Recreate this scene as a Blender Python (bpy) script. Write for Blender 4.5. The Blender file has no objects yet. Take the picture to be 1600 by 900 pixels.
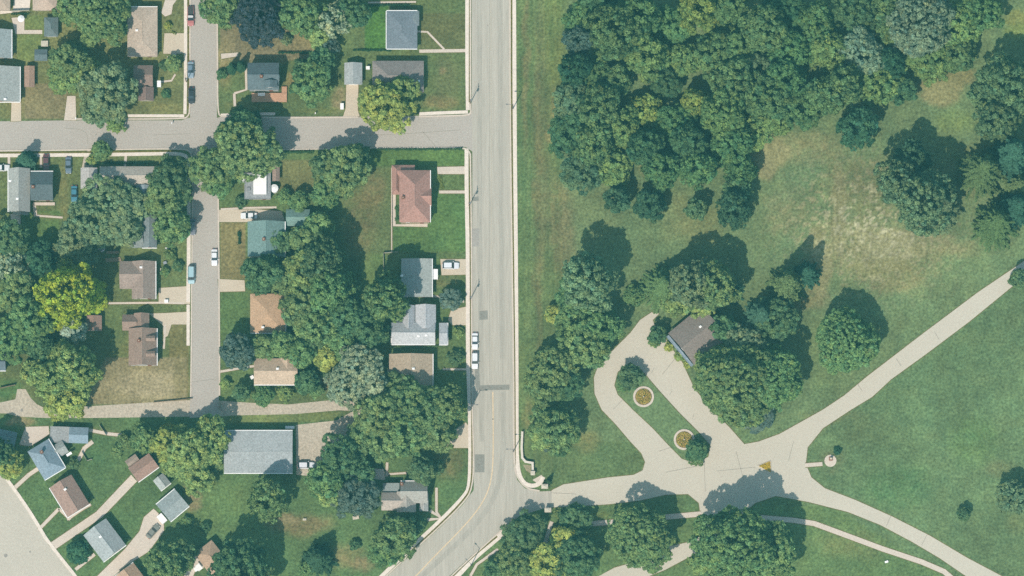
import bpy, bmesh, math, random
import numpy as np
from mathutils import Vector, noise
R = math.radians
SC = bpy.context.scene
COL = SC.collection
# ---------------------------------------------------------------- camera, sky, sun, exposure
MPP = 0.18                       # metres of ground per photograph pixel
CAM = (0.0, -190.0, 1500.0)      # the aircraft, south of the frame's centre
cam_d = bpy.data.cameras.new("camera"); cam = bpy.data.objects.new("camera", cam_d); COL.objects.link(cam)
cam.location = CAM
cam_d.sensor_fit = 'HORIZONTAL'; cam_d.sensor_width = 36.0
cam_d.lens = 36.0 * CAM[2] / (1600 * MPP)
cam_d.shift_x = -CAM[0] / (1600 * MPP); cam_d.shift_y = -CAM[1] / (1600 * MPP)
cam_d.clip_start = 10; cam_d.clip_end = 6000
SC.camera = cam
AZ, EL = R(206.8), R(55)
w = bpy.data.worlds.new("World"); SC.world = w; w.use_nodes = True
nt = w.node_tree; bg = nt.nodes['Background']
sky = nt.nodes.new('ShaderNodeTexSky'); sky.sky_type = 'NISHITA'; sky.sun_disc = False
sky.sun_elevation = EL; sky.sun_rotation = AZ
tn = nt.nodes.new('ShaderNodeMix'); tn.data_type = 'RGBA'; tn.blend_type = 'MULTIPLY'; tn.inputs[0].default_value = 1.0; tn.inputs[7].default_value = (1.08, 1.04, 0.90, 1)
nt.links.new(sky.outputs[0], tn.inputs[6]); nt.links.new(tn.outputs[2], bg.inputs[0]); bg.inputs[1].default_value = 0.172
sd = bpy.data.lights.new("sun", 'SUN'); sd.energy = 4.75; sd.angle = R(0.5); sd.color = (1, 0.905, 0.82)
so = bpy.data.objects.new("sun", sd); COL.objects.link(so)
sunv = Vector((math.sin(AZ) * math.cos(EL), math.cos(AZ) * math.cos(EL), math.sin(EL)))
so.rotation_euler = sunv.to_track_quat('Z', 'Y').to_euler(); so.location = (0, 0, 300)
SC.view_settings.view_transform = 'Standard'; SC.view_settings.look = 'None'
SC.view_settings.exposure = 0.08; SC.view_settings.gamma = 1; SC.view_settings.use_curve_mapping = False
SC.cycles.max_bounces = 5; SC.cycles.diffuse_bounces = 2; SC.cycles.glossy_bounces = 1
SC.cycles.volume_bounces = 0; SC.cycles.transparent_max_bounces = 4; SC.cycles.use_denoising = False

KALB = 0.72
def lin(c): c /= 255.0; return c / 12.92 if c <= 0.04045 else ((c + 0.055) / 1.055) ** 2.4
def C(r, g, b, k=1.0): return tuple(lin(v) * KALB * k for v in (r, g, b)) + (1.0,)
def W(px, py, z=0.0):
    gx, gy = (px - 800) * MPP, (450 - py) * MPP
    f = (CAM[2] - z) / CAM[2]
    return Vector((CAM[0] + (gx - CAM[0]) * f, CAM[1] + (gy - CAM[1]) * f, z))

# ---------------------------------------------------------------- helpers
def tag(o, label=None, cat=None, group=None, kind=None):
    if label: o['label'] = label
    if cat: o['category'] = cat
    if group: o['group'] = group
    if kind: o['kind'] = kind
    return o
def empty(name, loc, rz=0.0, label=None, cat=None, group=None):
    o = bpy.data.objects.new(name, None); COL.objects.link(o); o.location = loc; o.rotation_euler = (0, 0, rz)
    o.empty_display_size = 0.5
    return tag(o, label, cat, group)
class MB:
    def __init__(s): s.v = []; s.f = []
    def add(s, vs, fs):
        n = len(s.v); s.v += [tuple(v) for v in vs]; s.f += [tuple(i + n for i in f) for f in fs]; return s
    def box(s, x0, y0, z0, x1, y1, z1):
        v = [(x0,y0,z0),(x1,y0,z0),(x1,y1,z0),(x0,y1,z0),(x0,y0,z1),(x1,y0,z1),(x1,y1,z1),(x0,y1,z1)]
        return s.add(v, [(0,3,2,1),(4,5,6,7),(0,1,5,4),(1,2,6,5),(2,3,7,6),(3,0,4,7)])
    def obox(s, cx, cy, z0, z1, L, wd, ang):
        c, q = math.cos(ang), math.sin(ang)
        p = [(cx + a*c - b*q, cy + a*q + b*c) for a, b in ((-L/2,-wd/2),(L/2,-wd/2),(L/2,wd/2),(-L/2,wd/2))]
        return s.prism(p, z0, z1)
    def prism(s, p, z0, z1):
        n = len(p)
        a = sum(p[i][0]*p[(i+1)%n][1]-p[(i+1)%n][0]*p[i][1] for i in range(n))
        if a < 0: p = p[::-1]
        v = [(x,y,z0) for x,y in p] + [(x,y,z1) for x,y in p]
        return s.add(v, [tuple(range(n,2*n)), tuple(range(n-1,-1,-1))] + [(i,(i+1)%n,n+(i+1)%n,n+i) for i in range(n)])
    def cone(s, a, b, ra, rb, n=8):
        a, b = Vector(a), Vector(b); d = (b-a).normalized()
        u = d.orthogonal().normalized(); w_ = d.cross(u)
        v = [a + (u*math.cos(t)+w_*math.sin(t))*ra for t in [2*math.pi*i/n for i in range(n)]]
        v += [b + (u*math.cos(t)+w_*math.sin(t))*rb for t in [2*math.pi*i/n for i in range(n)]]
        return s.add(v, [tuple(range(n-1,-1,-1)), tuple(range(n,2*n))] + [(i,(i+1)%n,n+(i+1)%n,n+i) for i in range(n)])
    def ball(s, c, r, rz=None, n=10, m=6):
        rz = rz or r; v = []; f = []
        for j in range(m+1):
            t = math.pi*j/m
            for i in range(n):
                p = 2*math.pi*i/n; v.append((c[0]+r*math.sin(t)*math.cos(p), c[1]+r*math.sin(t)*math.sin(p), c[2]+rz*math.cos(t)))
        for j in range(m):
            for i in range(n): f.append((j*n+i, (j+1)*n+i, (j+1)*n+(i+1)%n, j*n+(i+1)%n))
        return s.add(v, f)
    def mesh(s, name, mat):
        me = bpy.data.meshes.new(name); me.from_pydata(s.v, [], s.f); me.validate()
        if mat: me.materials.append(mat)
        return me
    def build(s, name, mat, parent=None):
        o = bpy.data.objects.new(name, s.mesh(name, mat)); COL.objects.link(o)
        if parent: o.parent = parent
        return o
def inst(me, name, parent=None, loc=(0,0,0), rz=0.0, sc=None):
    o = bpy.data.objects.new(name, me); COL.objects.link(o); o.location = loc; o.rotation_euler = (0,0,rz)
    if sc: o.scale = sc
    if parent: o.parent = parent
    return o

# ---------------------------------------------------------------- materials
MATS = {}
def mat(key, rgba=None, var=0.12, scale=1.2, fine=6.0, fvar=0.10, rough=0.85, usecolor=False, attr=None, stretch=None, metal=0.0, spec=0.3, bump=0.0, brick=None):
    if key in MATS: return MATS[key]
    if fine > 2.5: fine *= .45; fvar = min(.55, fvar*2.4)
    m = bpy.data.materials.new(key); m.use_nodes = True; n = m.node_tree.nodes; l = m.node_tree.links
    b = n['Principled BSDF']; b.inputs['Roughness'].default_value = rough; b.inputs['Metallic'].default_value = metal
    b.inputs['Specular IOR Level'].default_value = spec
    g = n.new('ShaderNodeNewGeometry'); src = g.outputs['Position']
    if stretch:
        mp = n.new('ShaderNodeMapping'); mp.inputs['Scale'].default_value = stretch; l.new(src, mp.inputs[0]); src = mp.outputs[0]
    if usecolor:
        oi = n.new('ShaderNodeObjectInfo'); base = oi.outputs['Color']
    elif attr:
        at = n.new('ShaderNodeAttribute'); at.attribute_name = attr; base = at.outputs['Color']
    else:
        rg = n.new('ShaderNodeRGB'); rg.outputs[0].default_value = rgba; base = rg.outputs[0]
    for sc_, amp, det in ((scale, var, 4.0), (fine, fvar, 3.0)):
        if amp <= 0: continue
        t = n.new('ShaderNodeTexNoise'); t.inputs['Scale'].default_value = sc_; t.inputs['Detail'].default_value = det
        t.inputs['Roughness'].default_value = 0.65
        l.new(src, t.inputs['Vector'])
        mr = n.new('ShaderNodeMapRange'); mr.inputs[1].default_value = 0.25; mr.inputs[2].default_value = 0.75
        mr.inputs[3].default_value = 1 - amp; mr.inputs[4].default_value = 1 + amp; l.new(t.outputs[0], mr.inputs[0])
        vm = n.new('ShaderNodeVectorMath'); vm.operation = 'SCALE'; l.new(base, vm.inputs[0]); l.new(mr.outputs[0], vm.inputs['Scale']); base = vm.outputs[0]
    l.new(base, b.inputs['Base Color'])
    if bump:
        bt = n.new('ShaderNodeTexNoise'); bt.inputs['Scale'].default_value = fine; l.new(src, bt.inputs['Vector'])
        bp = n.new('ShaderNodeBump'); bp.inputs['Strength'].default_value = bump; bp.inputs['Distance'].default_value = 0.3
        l.new(bt.outputs[0], bp.inputs['Height']); l.new(bp.outputs[0], b.inputs['Normal'])
    MATS[key] = m; return m
def leaf_mat():
    m = bpy.data.materials.new('leaves'); m.use_nodes = True; n = m.node_tree.nodes; l = m.node_tree.links
    n.remove(n['Principled BSDF'])
    oi = n.new('ShaderNodeObjectInfo'); at = n.new('ShaderNodeAttribute'); at.attribute_name = 'tint'
    vm = n.new('ShaderNodeVectorMath'); vm.operation = 'MULTIPLY'; l.new(oi.outputs['Color'], vm.inputs[0]); l.new(at.outputs['Color'], vm.inputs[1])
    d = n.new('ShaderNodeBsdfDiffuse'); t = n.new('ShaderNodeBsdfTranslucent'); mx = n.new('ShaderNodeMixShader')
    mx.inputs[0].default_value = 0.22
    l.new(vm.outputs[0], d.inputs[0]); l.new(vm.outputs[0], t.inputs[0]); l.new(d.outputs[0], mx.inputs[1]); l.new(t.outputs[0], mx.inputs[2])
    l.new(mx.outputs[0], n['Material Output'].inputs[0]); return m
LEAF = leaf_mat()
BARK = mat('bark', (0.10, 0.075, 0.055, 1), 0.2, 2, 8, .2)
STREET = mat('street_asphalt', C(190,181,169), 0.04, 0.15, 5.0, 0.07, 0.9)
ROADM = mat('main_road_concrete', C(194,187,172), 0.05, 0.5, 4.0, 0.055, 0.9, stretch=(1, .06, 1))
PARK = mat('park_drive_concrete', C(212,203,184), 0.035, 0.12, 4.0, 0.04, 0.9)
CONC = mat('pale_concrete', C(222,207,190), 0.06, 0.5, 5.0, 0.06, 0.9)
WALK = mat('pavement_concrete', C(242,228,212), 0.08, 0.6, 4.0, 0.06, 0.9)
DRIVE = mat('driveway_concrete', C(216,200,176), 0.05, 0.3, 5.0, 0.06, 0.9)
GRAVEL = mat('gravel', C(200,187,166), 0.10, 0.25, 3.5, 0.13, 0.95)
PATCH = mat('tar_patch', C(150,148,138), 0.12, 0.4, 4.0, 0.10, 0.9)
CRACK = mat('crack_filler', C(150,145,132), 0.1, 1, 4.0, 0.10, 0.9)
YLINE = mat('faded_road_paint', C(232,206,168), 0.08, 0.8, 4.0, 0.08, 0.8)
WHITE = mat('white_paint', (0.78, 0.77, 0.74, 1), 0.05, 1, 6, .04, 0.6)
GLASS = mat('window_glass', (0.03, 0.04, 0.05, 1), 0.0, 1, 1, 0, 0.08, spec=0.8)
WOODM = mat('weathered_wood', C(160,140,115), 0.15, 1, 6, .12)
METAL = mat('grey_metal', (0.35, 0.36, 0.37, 1), 0.05, 1, 6, .04, 0.4, metal=0.6)
BRICK = mat('chimney_brick', C(140,95,75), 0.15, 2, 8, .15)
STONE = mat('pale_stone', C(215,205,185), 0.12, 1, 5, .1)
TYRE = mat('rubber', (0.02, 0.02, 0.02, 1), 0, 1, 1, 0, 0.8)
CARP = mat('car_paint', None, 0.0, 1, 1, 0, 0.25, usecolor=True, spec=0.6)
HEDGE = mat('edge_grass', C(112,104,44), 0.25, 0.5, 3, .2)
SOIL = mat('flower_bed_soil', C(150,120,80), 0.25, 1.5, 5, .2)

# ---------------------------------------------------------------- the ground: one sheet, colours of grass and bare soil per vertex
def smooth(t): t = np.clip(t, 0, 1); return t*t*(3-2*t)
_rng = np.random.RandomState(5)
def vnoise(x, y, s, seed):
    rs = np.random.RandomState(seed); G = rs.rand(256, 256)
    u, v = x/s + 500, y/s + 500; i, j = np.floor(u).astype(int), np.floor(v).astype(int); fu, fv = smooth(u-i), smooth(v-j)
    g = lambda a, b: G[a % 256, b % 256]
    return (g(i,j)*(1-fu)+g(i+1,j)*fu)*(1-fv)+(g(i,j+1)*(1-fu)+g(i+1,j+1)*fu)*fv
def fbm(x, y, s, seed, n=4):
    r = 0; a = 1; t = 0
    for k in range(n): r = r + a*vnoise(x, y, s/2**k, seed+k); t += a; a *= .6
    return r/t
def inpoly(x, y, poly):
    ins = np.zeros(x.shape, bool); n = len(poly)
    for k in range(n):
        (x0, y0), (x1, y1) = poly[k], poly[(k+1) % n]
        c = ((y0 > y) != (y1 > y)) & (x < (x1-x0)*(y-y0)/((y1-y0) or 1e-9)+x0); ins ^= c
    return ins
# (px, py, rx, ry, colour, strength) soft patches; (polygon, colour) yards
YARDS = [
 ([(-60,-60),(297,-60),(297,186),(-60,186)], (110,131,82)), ([(340,-60),(735,-60),(735,182),(340,182)], (92,124,76)),
 ([(-60,232),(297,232),(297,625),(-60,625)], (96,124,76)), ([(342,232),(735,232),(735,622),(342,622)], (88,124,74)),
 ([(-60,652),(740,640),(740,980),(-60,980)], (84,126,78)),
 ([(806,-60),(880,-60),(880,760),(806,760)], (96,126,78)), ([(880,-60),(1660,-60),(1660,700),(880,700)], (102,132,88)),
 ([(820,690),(1010,690),(1010,760),(820,760)], (92,121,76)),
 ([(1258,700),(1660,380),(1660,980),(1258,980)], (96,129,86)), ([(800,790),(1300,790),(1600,980),(700,980)], (94,128,78)),
 ([(570,10),(608,10),(608,80),(570,80)], (74,132,60)), ([(655,20),(727,20),(727,76),(655,76)], (96,117,74)),
 ([(578,236),(728,236),(728,258),(578,258)], (88,132,70)), ([(668,300),(730,300),(730,395),(610,395),(610,352),(668,352)], (84,130,72)),
 ([(560,262),(612,262),(612,400),(585,400)], (96,127,80)), ([(343,348),(385,348),(385,436),(343,436)], (122,130,86)),
 ([(343,456),(388,456),(388,540),(343,540)], (84,124,72)), ([(436,250),(492,250),(492,310),(436,310)], (108,126,80)),
 ([(265,508),(294,508),(294,622),(265,622)], (112,124,78)), ([(26,25),(70,25),(70,95),(26,95)], (104,134,76)),
 ([(345,32),(520,32),(520,95),(345,95)], (140,134,98)), ([(40,132),(105,132),(105,186),(40,186)], (136,134,96)),
 ([(30,330),(100,330),(100,380),(30,380)], (90,134,74)), ([(165,560),(292,560),(292,632),(130,632)], (150,142,104)),
 ([(565,398),(600,398),(600,450),(560,480)], (98,136,78)), ([(160,474),(192,474),(192,530),(160,520)], (98,130,78)),
 ([(343,645),(530,645),(525,655),(460,662),(343,664)], (110,140,82)),
]
BLOBS = [
 (400,85,60,14,(150,138,105),.8), (480,60,25,18,(132,140,92),.6), (60,165,40,20,(140,138,98),.6), (690,160,30,12,(140,136,92),.6),
 (691,109,6,5,(190,165,120),1), (700,120,24,40,(96,116,78),.6), (230,600,60,24,(184,166,128),.95), (215,540,30,20,(120,140,82),.5),
 (340,790,60,50,(98,138,80),.6), (470,820,50,20,(138,132,92),.8), (440,812,30,8,(165,145,105),.7), (540,870,30,20,(130,134,92),.6),
 (565,885,20,12,(150,140,100),.6), (300,780,14,22,(155,140,105),.8), (400,860,10,30,(108,142,82),.6), (700,720,24,30,(118,128,84),.7),
 (560,350,30,60,(116,124,84),.7), (585,300,20,30,(120,122,84),.6), (370,400,18,40,(130,134,88),.7), (280,590,12,40,(120,126,84),.5),
 (1260,230,70,26,(134,142,98),.6), (1200,240,34,24,(168,150,104),.9), (1195,262,18,16,(170,148,104),.9), (1340,380,70,50,(146,144,100),.6),
 (1390,385,50,30,(160,150,112),.6), (1350,290,60,50,(120,130,86),.7), (1400,430,60,30,(136,138,92),.7), (1230,330,40,40,(112,128,86),.8),
 (1310,330,12,70,(150,142,100),.7), (1280,420,20,60,(146,140,98),.8), (1470,140,34,22,(166,148,100),.9), (1500,120,26,14,(150,140,92),.8),
 (1490,190,36,24,(112,140,82),.9), (1590,30,20,16,(130,146,82),1), (1595,50,26,12,(118,144,78),1), (1520,270,20,40,(126,132,84),.7),
 (1450,380,50,24,(140,140,98),.6), (1500,390,30,16,(132,134,92),.5), (1100,350,40,30,(118,132,84),.7), (1010,260,14,14,(150,146,92),.8),
 (930,330,40,60,(108,128,84),.5), (870,330,30,60,(112,120,80),.7), (848,200,12,220,(110,118,80),.5), (868,60,20,100,(112,134,74),.6),
 (822,100,6,140,(118,124,82),.8), (840,330,8,260,(112,118,78),.7), (870,170,10,30,(136,132,82),.8), (862,210,8,12,(150,140,92),.9), (880,380,20,60,(120,122,84),.6),
 (820,560,14,60,(96,124,76),.6), (915,690,20,20,(124,134,82),.7), (830,650,14,30,(116,124,78),.6), (1060,340,30,40,(120,134,86),.6), (1240,470,40,16,(140,142,96),.7),
 (1300,650,50,10,(120,134,86),.6), (1290,560,30,60,(100,128,80),.6), (1300,720,20,20,(110,122,84),.6), (1350,680,40,30,(98,124,82),.6),
 (1560,735,26,12,(112,124,84),.4), (1330,850,60,24,(118,136,82),.7), (1590,820,20,16,(116,134,84),.4), (1520,690,40,40,(92,132,78),.6), (1400,760,60,40,(78,122,76),.6),
 (1370,700,80,40,(90,122,80),.4), (1440,620,90,50,(90,124,82),.5), (1500,540,70,50,(94,126,82),.5), (940,810,30,12,(106,128,72),.7), (1090,250,40,20,(120,136,84),.6),
 (12,608,26,16,(78,128,74),.8), (70,570,60,30,(90,118,74),.6), (150,705,40,26,(80,128,80),.7), (120,675,60,8,(120,134,84),.6), (30,660,24,8,(160,150,112),.8),
 (620,400,10,10,(100,132,80),.5), (700,440,26,12,(112,130,84),.6), (350,95,14,40,(150,144,100),.7), (390,165,40,10,(120,134,80),.6), (455,125,14,16,(136,140,90),.8),
 (530,160,12,24,(150,142,108),.6), (100,300,10,60,(120,136,84),.7), (72,340,20,6,(110,138,82),.6), (540,625,20,30,(110,128,84),.5), (500,600,20,16,(150,142,110),.7), (270,195,30,3,(150,148,100),.8),
 (500,175,50,5,(110,136,78),.7), (258,170,24,10,(128,138,84),.6), (395,290,14,16,(136,134,92),.6), (440,310,20,10,(96,132,76),.5),
 (1150,690,30,20,(100,130,82),.5), (1130,620,20,20,(112,138,84),.7), (1040,660,40,60,(112,134,88),.6), (985,585,24,20,(98,128,80),.5),
]
def build_ground():
    gx = np.concatenate([[-3000,-1200,-500,-250], np.arange(-150,150.01,0.55), [250,500,1200,3000]])
    gy = np.concatenate([[-3000,-1200,-500,-200], np.arange(-88,88.01,0.55), [200,500,1200,3000]])
    X, Y = np.meshgrid(gx, gy); px = X/MPP+800; py = 450-Y/MPP
    wx = px + (fbm(px,py,26,11)-.5)*16; wy = py + (fbm(px,py,26,31)-.5)*16
    colr = np.zeros(X.shape+(3,)); colr[:] = (92,124,78)
    for poly, c in YARDS:
        m = inpoly(px, py, poly); colr[m] = c
    for bx, by, rx, ry, c, s in BLOBS:
        d = np.sqrt(((wx-bx)/rx)**2+((wy-by)/ry)**2)
        a = smooth((1.35-d)/0.9)*s; a = a*(0.15+1.7*fbm(px,py,6,77)); a = np.clip(a,0,1)[...,None]
        colr = colr*(1-a)+np.array(c)*a
    # dry tufts in the field
    f = fbm(px,py,5,91,3); fd = np.clip(np.exp(-(((px-1360)/110)**2+((py-350)/85)**2)),0,1)
    a = (smooth((f-.56)/.06)*fd*.95)[...,None]; colr = colr*(1-a)+np.array((196,176,140))*a
    a = (smooth((fbm(px,py,12,191,3)-.5)/.2)*fd*.5)[...,None]; colr = colr*(1-a)+np.array((128,140,96))*a
    a = np.clip((fbm(px/3, py/60, 1.2, 201, 3)-.5)*.45, -.09, .09)*((px > 806)&(px < 884)); colr = colr*(1+a[...,None]*np.array((1.0,.6,.6)))
    # two wheel tracks through it
    for tx in (1297, 1306):
        a = np.exp(-((px-tx-(py-300)*.06)/1.6)**2)*((py>250)&(py<420))*.4; a = a[...,None]; colr = colr*(1-a)+np.array((88,104,70))*a
    big = (fbm(px,py,60,55)-.5)*0.26+(fbm(px,py,14,66)-.5)*0.24+(fbm(px,py,3.2,44,2)-.5)*0.16
    colr = colr*(1+big[...,None])+np.array((9,2,-5))
    yel = (fbm(px,py,22,155)-.5)[...,None]; colr = colr*(1+yel*np.array((.13,.04,-.02)))
    colr[...,0] = np.minimum(colr[...,0], colr[...,1]*.995)
    gl = colr.mean(-1, keepdims=True); colr = gl+(colr-gl)*.93; colr = colr*np.array((1.03,1.0,1.03)); colr = np.where((px < 740)[...,None], colr*np.array((1.01,.955,.95)), colr)
    c = np.clip(colr/255,0,1); c = np.where(c<=.04045,c/12.92,((c+.055)/1.055)**2.4)*KALB
    ny, nx = X.shape; me = bpy.data.meshes.new('ground')
    v = np.stack([X,Y,np.zeros_like(X)],-1).reshape(-1,3); me.vertices.add(len(v)); me.vertices.foreach_set('co', v.ravel())
    i = (np.arange(ny-1)[:,None]*nx+np.arange(nx-1)[None]).ravel(); f = np.stack([i,i+1,i+nx+1,i+nx],-1)
    me.loops.add(f.size); me.loops.foreach_set('vertex_index', f.ravel()); me.polygons.add(len(f)); me.polygons.foreach_set('loop_start', np.arange(0,f.size,4))
    me.update(calc_edges=True)
    ca = me.color_attributes.new('soil','FLOAT_COLOR','POINT'); rgba = np.ones((len(v),4)); rgba[:,:3] = c.reshape(-1,3); ca.data.foreach_set('color', rgba.ravel())
    me.materials.append(mat('lawn', None, 0.10, 0.5, 3.0, 0.22, 0.95, attr='soil', spec=0.1))
    o = bpy.data.objects.new('ground', me); COL.objects.link(o); tag(o, 'mown and dry grass of the yards and the park', 'ground', kind='structure')
build_ground()

# ---------------------------------------------------------------- roads, pavements, paths
_k = [0]
def lift(z):
    _k[0] += 1
    return z + (_k[0] % 12) * .002 if z > .035 else z
def slab(name, pts, z0, z1, m, label=None, kind='structure', cat=None):
    z1 = lift(z1)
    mb = MB(); mb.prism([tuple(W(x, y).xy) for x, y in pts], z0, z1)
    o = mb.build(name, m); tag(o, label, cat, kind=kind); return o
def ribbon_pts(pts, wd):
    P = [W(x, y).xy for x, y in pts]; L = []; Rr = []
    for i, p in enumerate(P):
        a = P[max(i-1, 0)]; b = P[min(i+1, len(P)-1)]; d = (b-a).normalized(); n = Vector((-d.y, d.x))
        L.append(p+n*wd/2); Rr.append(p-n*wd/2)
    return L, Rr
def ribbon(name, pts, wpx, z0, z1, m, label=None, sm=True, cat=None):
    if sm and len(pts) > 2:
        for _ in range(2):
            q = [pts[0]]
            for a, b in zip(pts, pts[1:]): q += [(a[0]*.75+b[0]*.25, a[1]*.75+b[1]*.25), (a[0]*.25+b[0]*.75, a[1]*.25+b[1]*.75)]
            pts = q+[pts[-1]]
    z1 = lift(z1)
    L, Rr = ribbon_pts(pts, wpx*MPP); mb = MB(); n = len(L)
    for i in range(n-1):
        q = [Rr[i], Rr[i+1], L[i+1], L[i]]
        mb.add([(p.x,p.y,z0) for p in q]+[(p.x,p.y,z1) for p in q], [(4,5,6,7),(3,2,1,0),(0,1,5,4),(2,3,7,6)] + ([(3,0,4,7)] if i == 0 else []) + ([(1,2,6,5)] if i == n-2 else []))
    o = mb.build(name, m); tag(o, label, cat, kind='structure'); return o

slab('road', [(737,-160),(737,170),(738,230),(738,620),(741,700),(740,766),(722,790),(690,822),(640,868),(600,905),(470,1040),(578,1040),(700,902),(735,870),(775,835),(812,806),(848,795),(862,792),(862,767),(843,768),(820,763),(808,750),(803,728),(803,600),(799,400),(796,170),(796,-160)], -.3, .020, ROADM, 'wide pale main road curving to the south-west')
slab('side_street', [(-160,192),(110,188),(284,188),(294,184),(340,184),(345,182),(560,182),(726,180),(740,172),(740,238),(728,230),(600,231),(430,233),(345,236),(340,240),(300,240),(290,233),(150,234),(-160,239)], -.3, .012, STREET, 'grey side street running east to west')
slab('street', [(298,-160),(338,-160),(339,186),(341,186),(341,400),(342,560),(342,624),(342,651),(296,653),(297,624),(299,560),(300,400),(301,238),(297,238),(297,186)], -.3, .016, STREET, 'grey residential street running north to south')
slab('alley', [(-160,634),(0,629),(24,624),(27,608),(40,608),(48,622),(58,632),(75,640),(135,635),(215,630),(298,625),(300,651),(150,653),(70,653),(30,651),(10,646),(-160,644)], -.3, .008, GRAVEL, 'pale gravel alley behind the left yards')
slab('alley', [(340,626),(385,629),(450,632),(530,624),(556,628),(548,642),(530,641),(460,647),(370,649),(340,651)], -.3, .008, GRAVEL, 'pale gravel alley north of the big grey roof')
slab('gravel_yard', [(462,664),(525,657),(556,640),(590,620),(600,632),(580,650),(575,690),(540,700),(505,725),(500,745),(463,742)], -.3, .010, GRAVEL, 'pale gravel yard beside the big grey roof')
slab('road', [(-200,741),(2,741),(16,756),(30,779),(48,806),(66,836),(80,851),(97,876),(118,902),(200,1060),(-200,1060)], -.3, .018, mat('corner_road', C(206,197,180), .05,.15,4,.05), 'broad pale road at the lower left corner')
PDR = [
 (858,793),(900,791),(950,788),(1000,782),(1040,773),(1075,772),(1092,786),(1094,802),(1092,830),(1076,847),(1035,856),(1000,876),(960,887),(925,906),(1000,906),(1040,890),(1085,866),(1120,845),(1150,812),(1180,786),(1212,775),(1262,784),(1325,800),(1375,820),(1424,846),(1468,872),(1509,900),(1640,1000),(1710,1000),(1565,900),(1512,872),(1453,837),(1394,807),(1336,781),(1289,763),(1268,746),(1259,725),(1262,699),(1286,669),(1330,640),(1363,620),(1392,593),(1446,554),(1514,503),(1580,449),(1750,324),(1750,299),(1600,408),(1529,456),(1441,522),(1355,588),(1319,618),(1286,640),(1218,678),(1185,690),(1163,694),(1140,668),(1110,638),(1085,607),(1076,588),(1066,566),(1050,545),(1040,530),(1025,514),(1020,500),(1030,490),(1018,488),(1000,500),(985,520),(960,545),(935,570),(928,590),(929,615),(940,640),(962,663),(985,690),(1002,708),(1008,722),(1004,735),(990,742),(950,746),(880,757),(862,766)]
slab('park_drive', PDR, -.3, .016, PARK, 'pale concrete park drive with its loop and branches')
ISL = [
 (961,602),(966,582),(985,567),(1000,577),(1030,612),(1060,645),(1090,675),(1109,696),(1106,713),(1086,723),(1066,716),(1050,700),(1020,668),(990,640),(966,616)]
isl = slab('island_lawn', ISL, 0.0, .10, mat('island_grass', C(112,134,86), .12,.5,3,.2), 'long grass island inside the park drive loop')
# pavements
def walk(pts, wpx=6.5, label='white concrete pavement', m=WALK, z=.11): return ribbon('pavement', pts, wpx, -.1, z, m, label)
walk([(730,-20),(730,100),(731,172)], 6, 'white pavement west of the main road, northern block')
walk([(729,232),(729,300),(731,390),(731,470),(731,560),(734,640),(735,700),(734,760),(726,775),(690,812),(640,858),(600,897),(570,925)], 6.2, 'white pavement west of the main road, southern block')
walk([(803,-20),(804,200),(806,400),(807,560),(807,680),(808,730),(815,752),(828,760),(843,757),(849,745)], 6.5, 'white pavement east of the main road')
walk([(290,-20),(290,120),(289,178)], 5, 'pavement west of the residential street, northern end')
walk([(731,175),(700,176),(655,178)], 5, 'pavement along the olive tree lot corner')
walk([(200,181),(240,181),(288,181)], 4.5, 'pavement north of the side street')
walk([(345,180),(400,178),(430,178)], 4.5, 'shaded pavement north of the side street')
walk([(-20,243),(100,242),(200,241),(288,239),(294,252),(295,320),(295,400),(294,472)], 6, 'pavement around the corner of the left block')
walk([(294,476),(294,540)], 5, 'pavement beside the brown dormer house')
walk([(712,903),(740,872),(775,843),(806,815)], 8, 'wide pavement on the park side of the curve')
walk([(8,745),(25,768),(45,797),(58,818),(72,842),(80,852),(92,868),(118,900),(125,912)], 5, 'pavement beside the broad corner road')
# kerbs
def kerb(pts, label): return ribbon('kerb', pts, 2.2, -.1, .14, CONC, label)
kerb([(735,-20),(735,165),(736,176),(732,180),(700,181),(655,182)], 'kerb of the north-west corner')
kerb([(735,-20+260),(737,400),(737,620),(740,700),(739,764),(722,788),(690,820),(640,866),(598,905)], 'kerb of the main road, west side')
kerb([(797,-20),(797,170),(800,400),(803,600),(803,728),(809,748),(822,763),(843,767)], 'kerb of the main road, east side')
kerb([(297,-20),(297,172),(294,182),(286,186),(110,186)], 'kerb of the residential street, northern end')
kerb([(-20,236),(150,234),(288,232),(298,238),(301,250),(300,400),(299,560),(298,620)], 'kerb around the left block')
kerb([(339,-20),(340,100),(340,176),(346,183),(430,184),(560,183)], 'kerb east of the residential street, north')
kerb([(700,905),(735,872),(775,836),(805,811)], 'kerb of the park side of the curve')
kerb([(341,310),(342,400),(343,560),(343,618)], 'kerb east of the residential street, south')
kerb([(430,234),(600,231),(722,230),(734,236),(735,248)], 'kerb south of the side street')
# strips of grass between kerb and pavement
for pts in ([(798.8+.6,-20),(799.4,170),(802,400),(804.4,600),(804.6,728)], [(734,240),(735,400),(736,560),(738,700),(737,762),(723,783),(690,817),(640,863)], [(294,-20),(294,170)], [(0,239),(150,238),(280,236)], [(734,-20),(733.6,160)],[(708,900),(737,871),(777,838)]):
    ribbon('grass_verge', pts, 2.5, -.1, .12, HEDGE, 'thin strip of rough grass between kerb and pavement')
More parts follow.
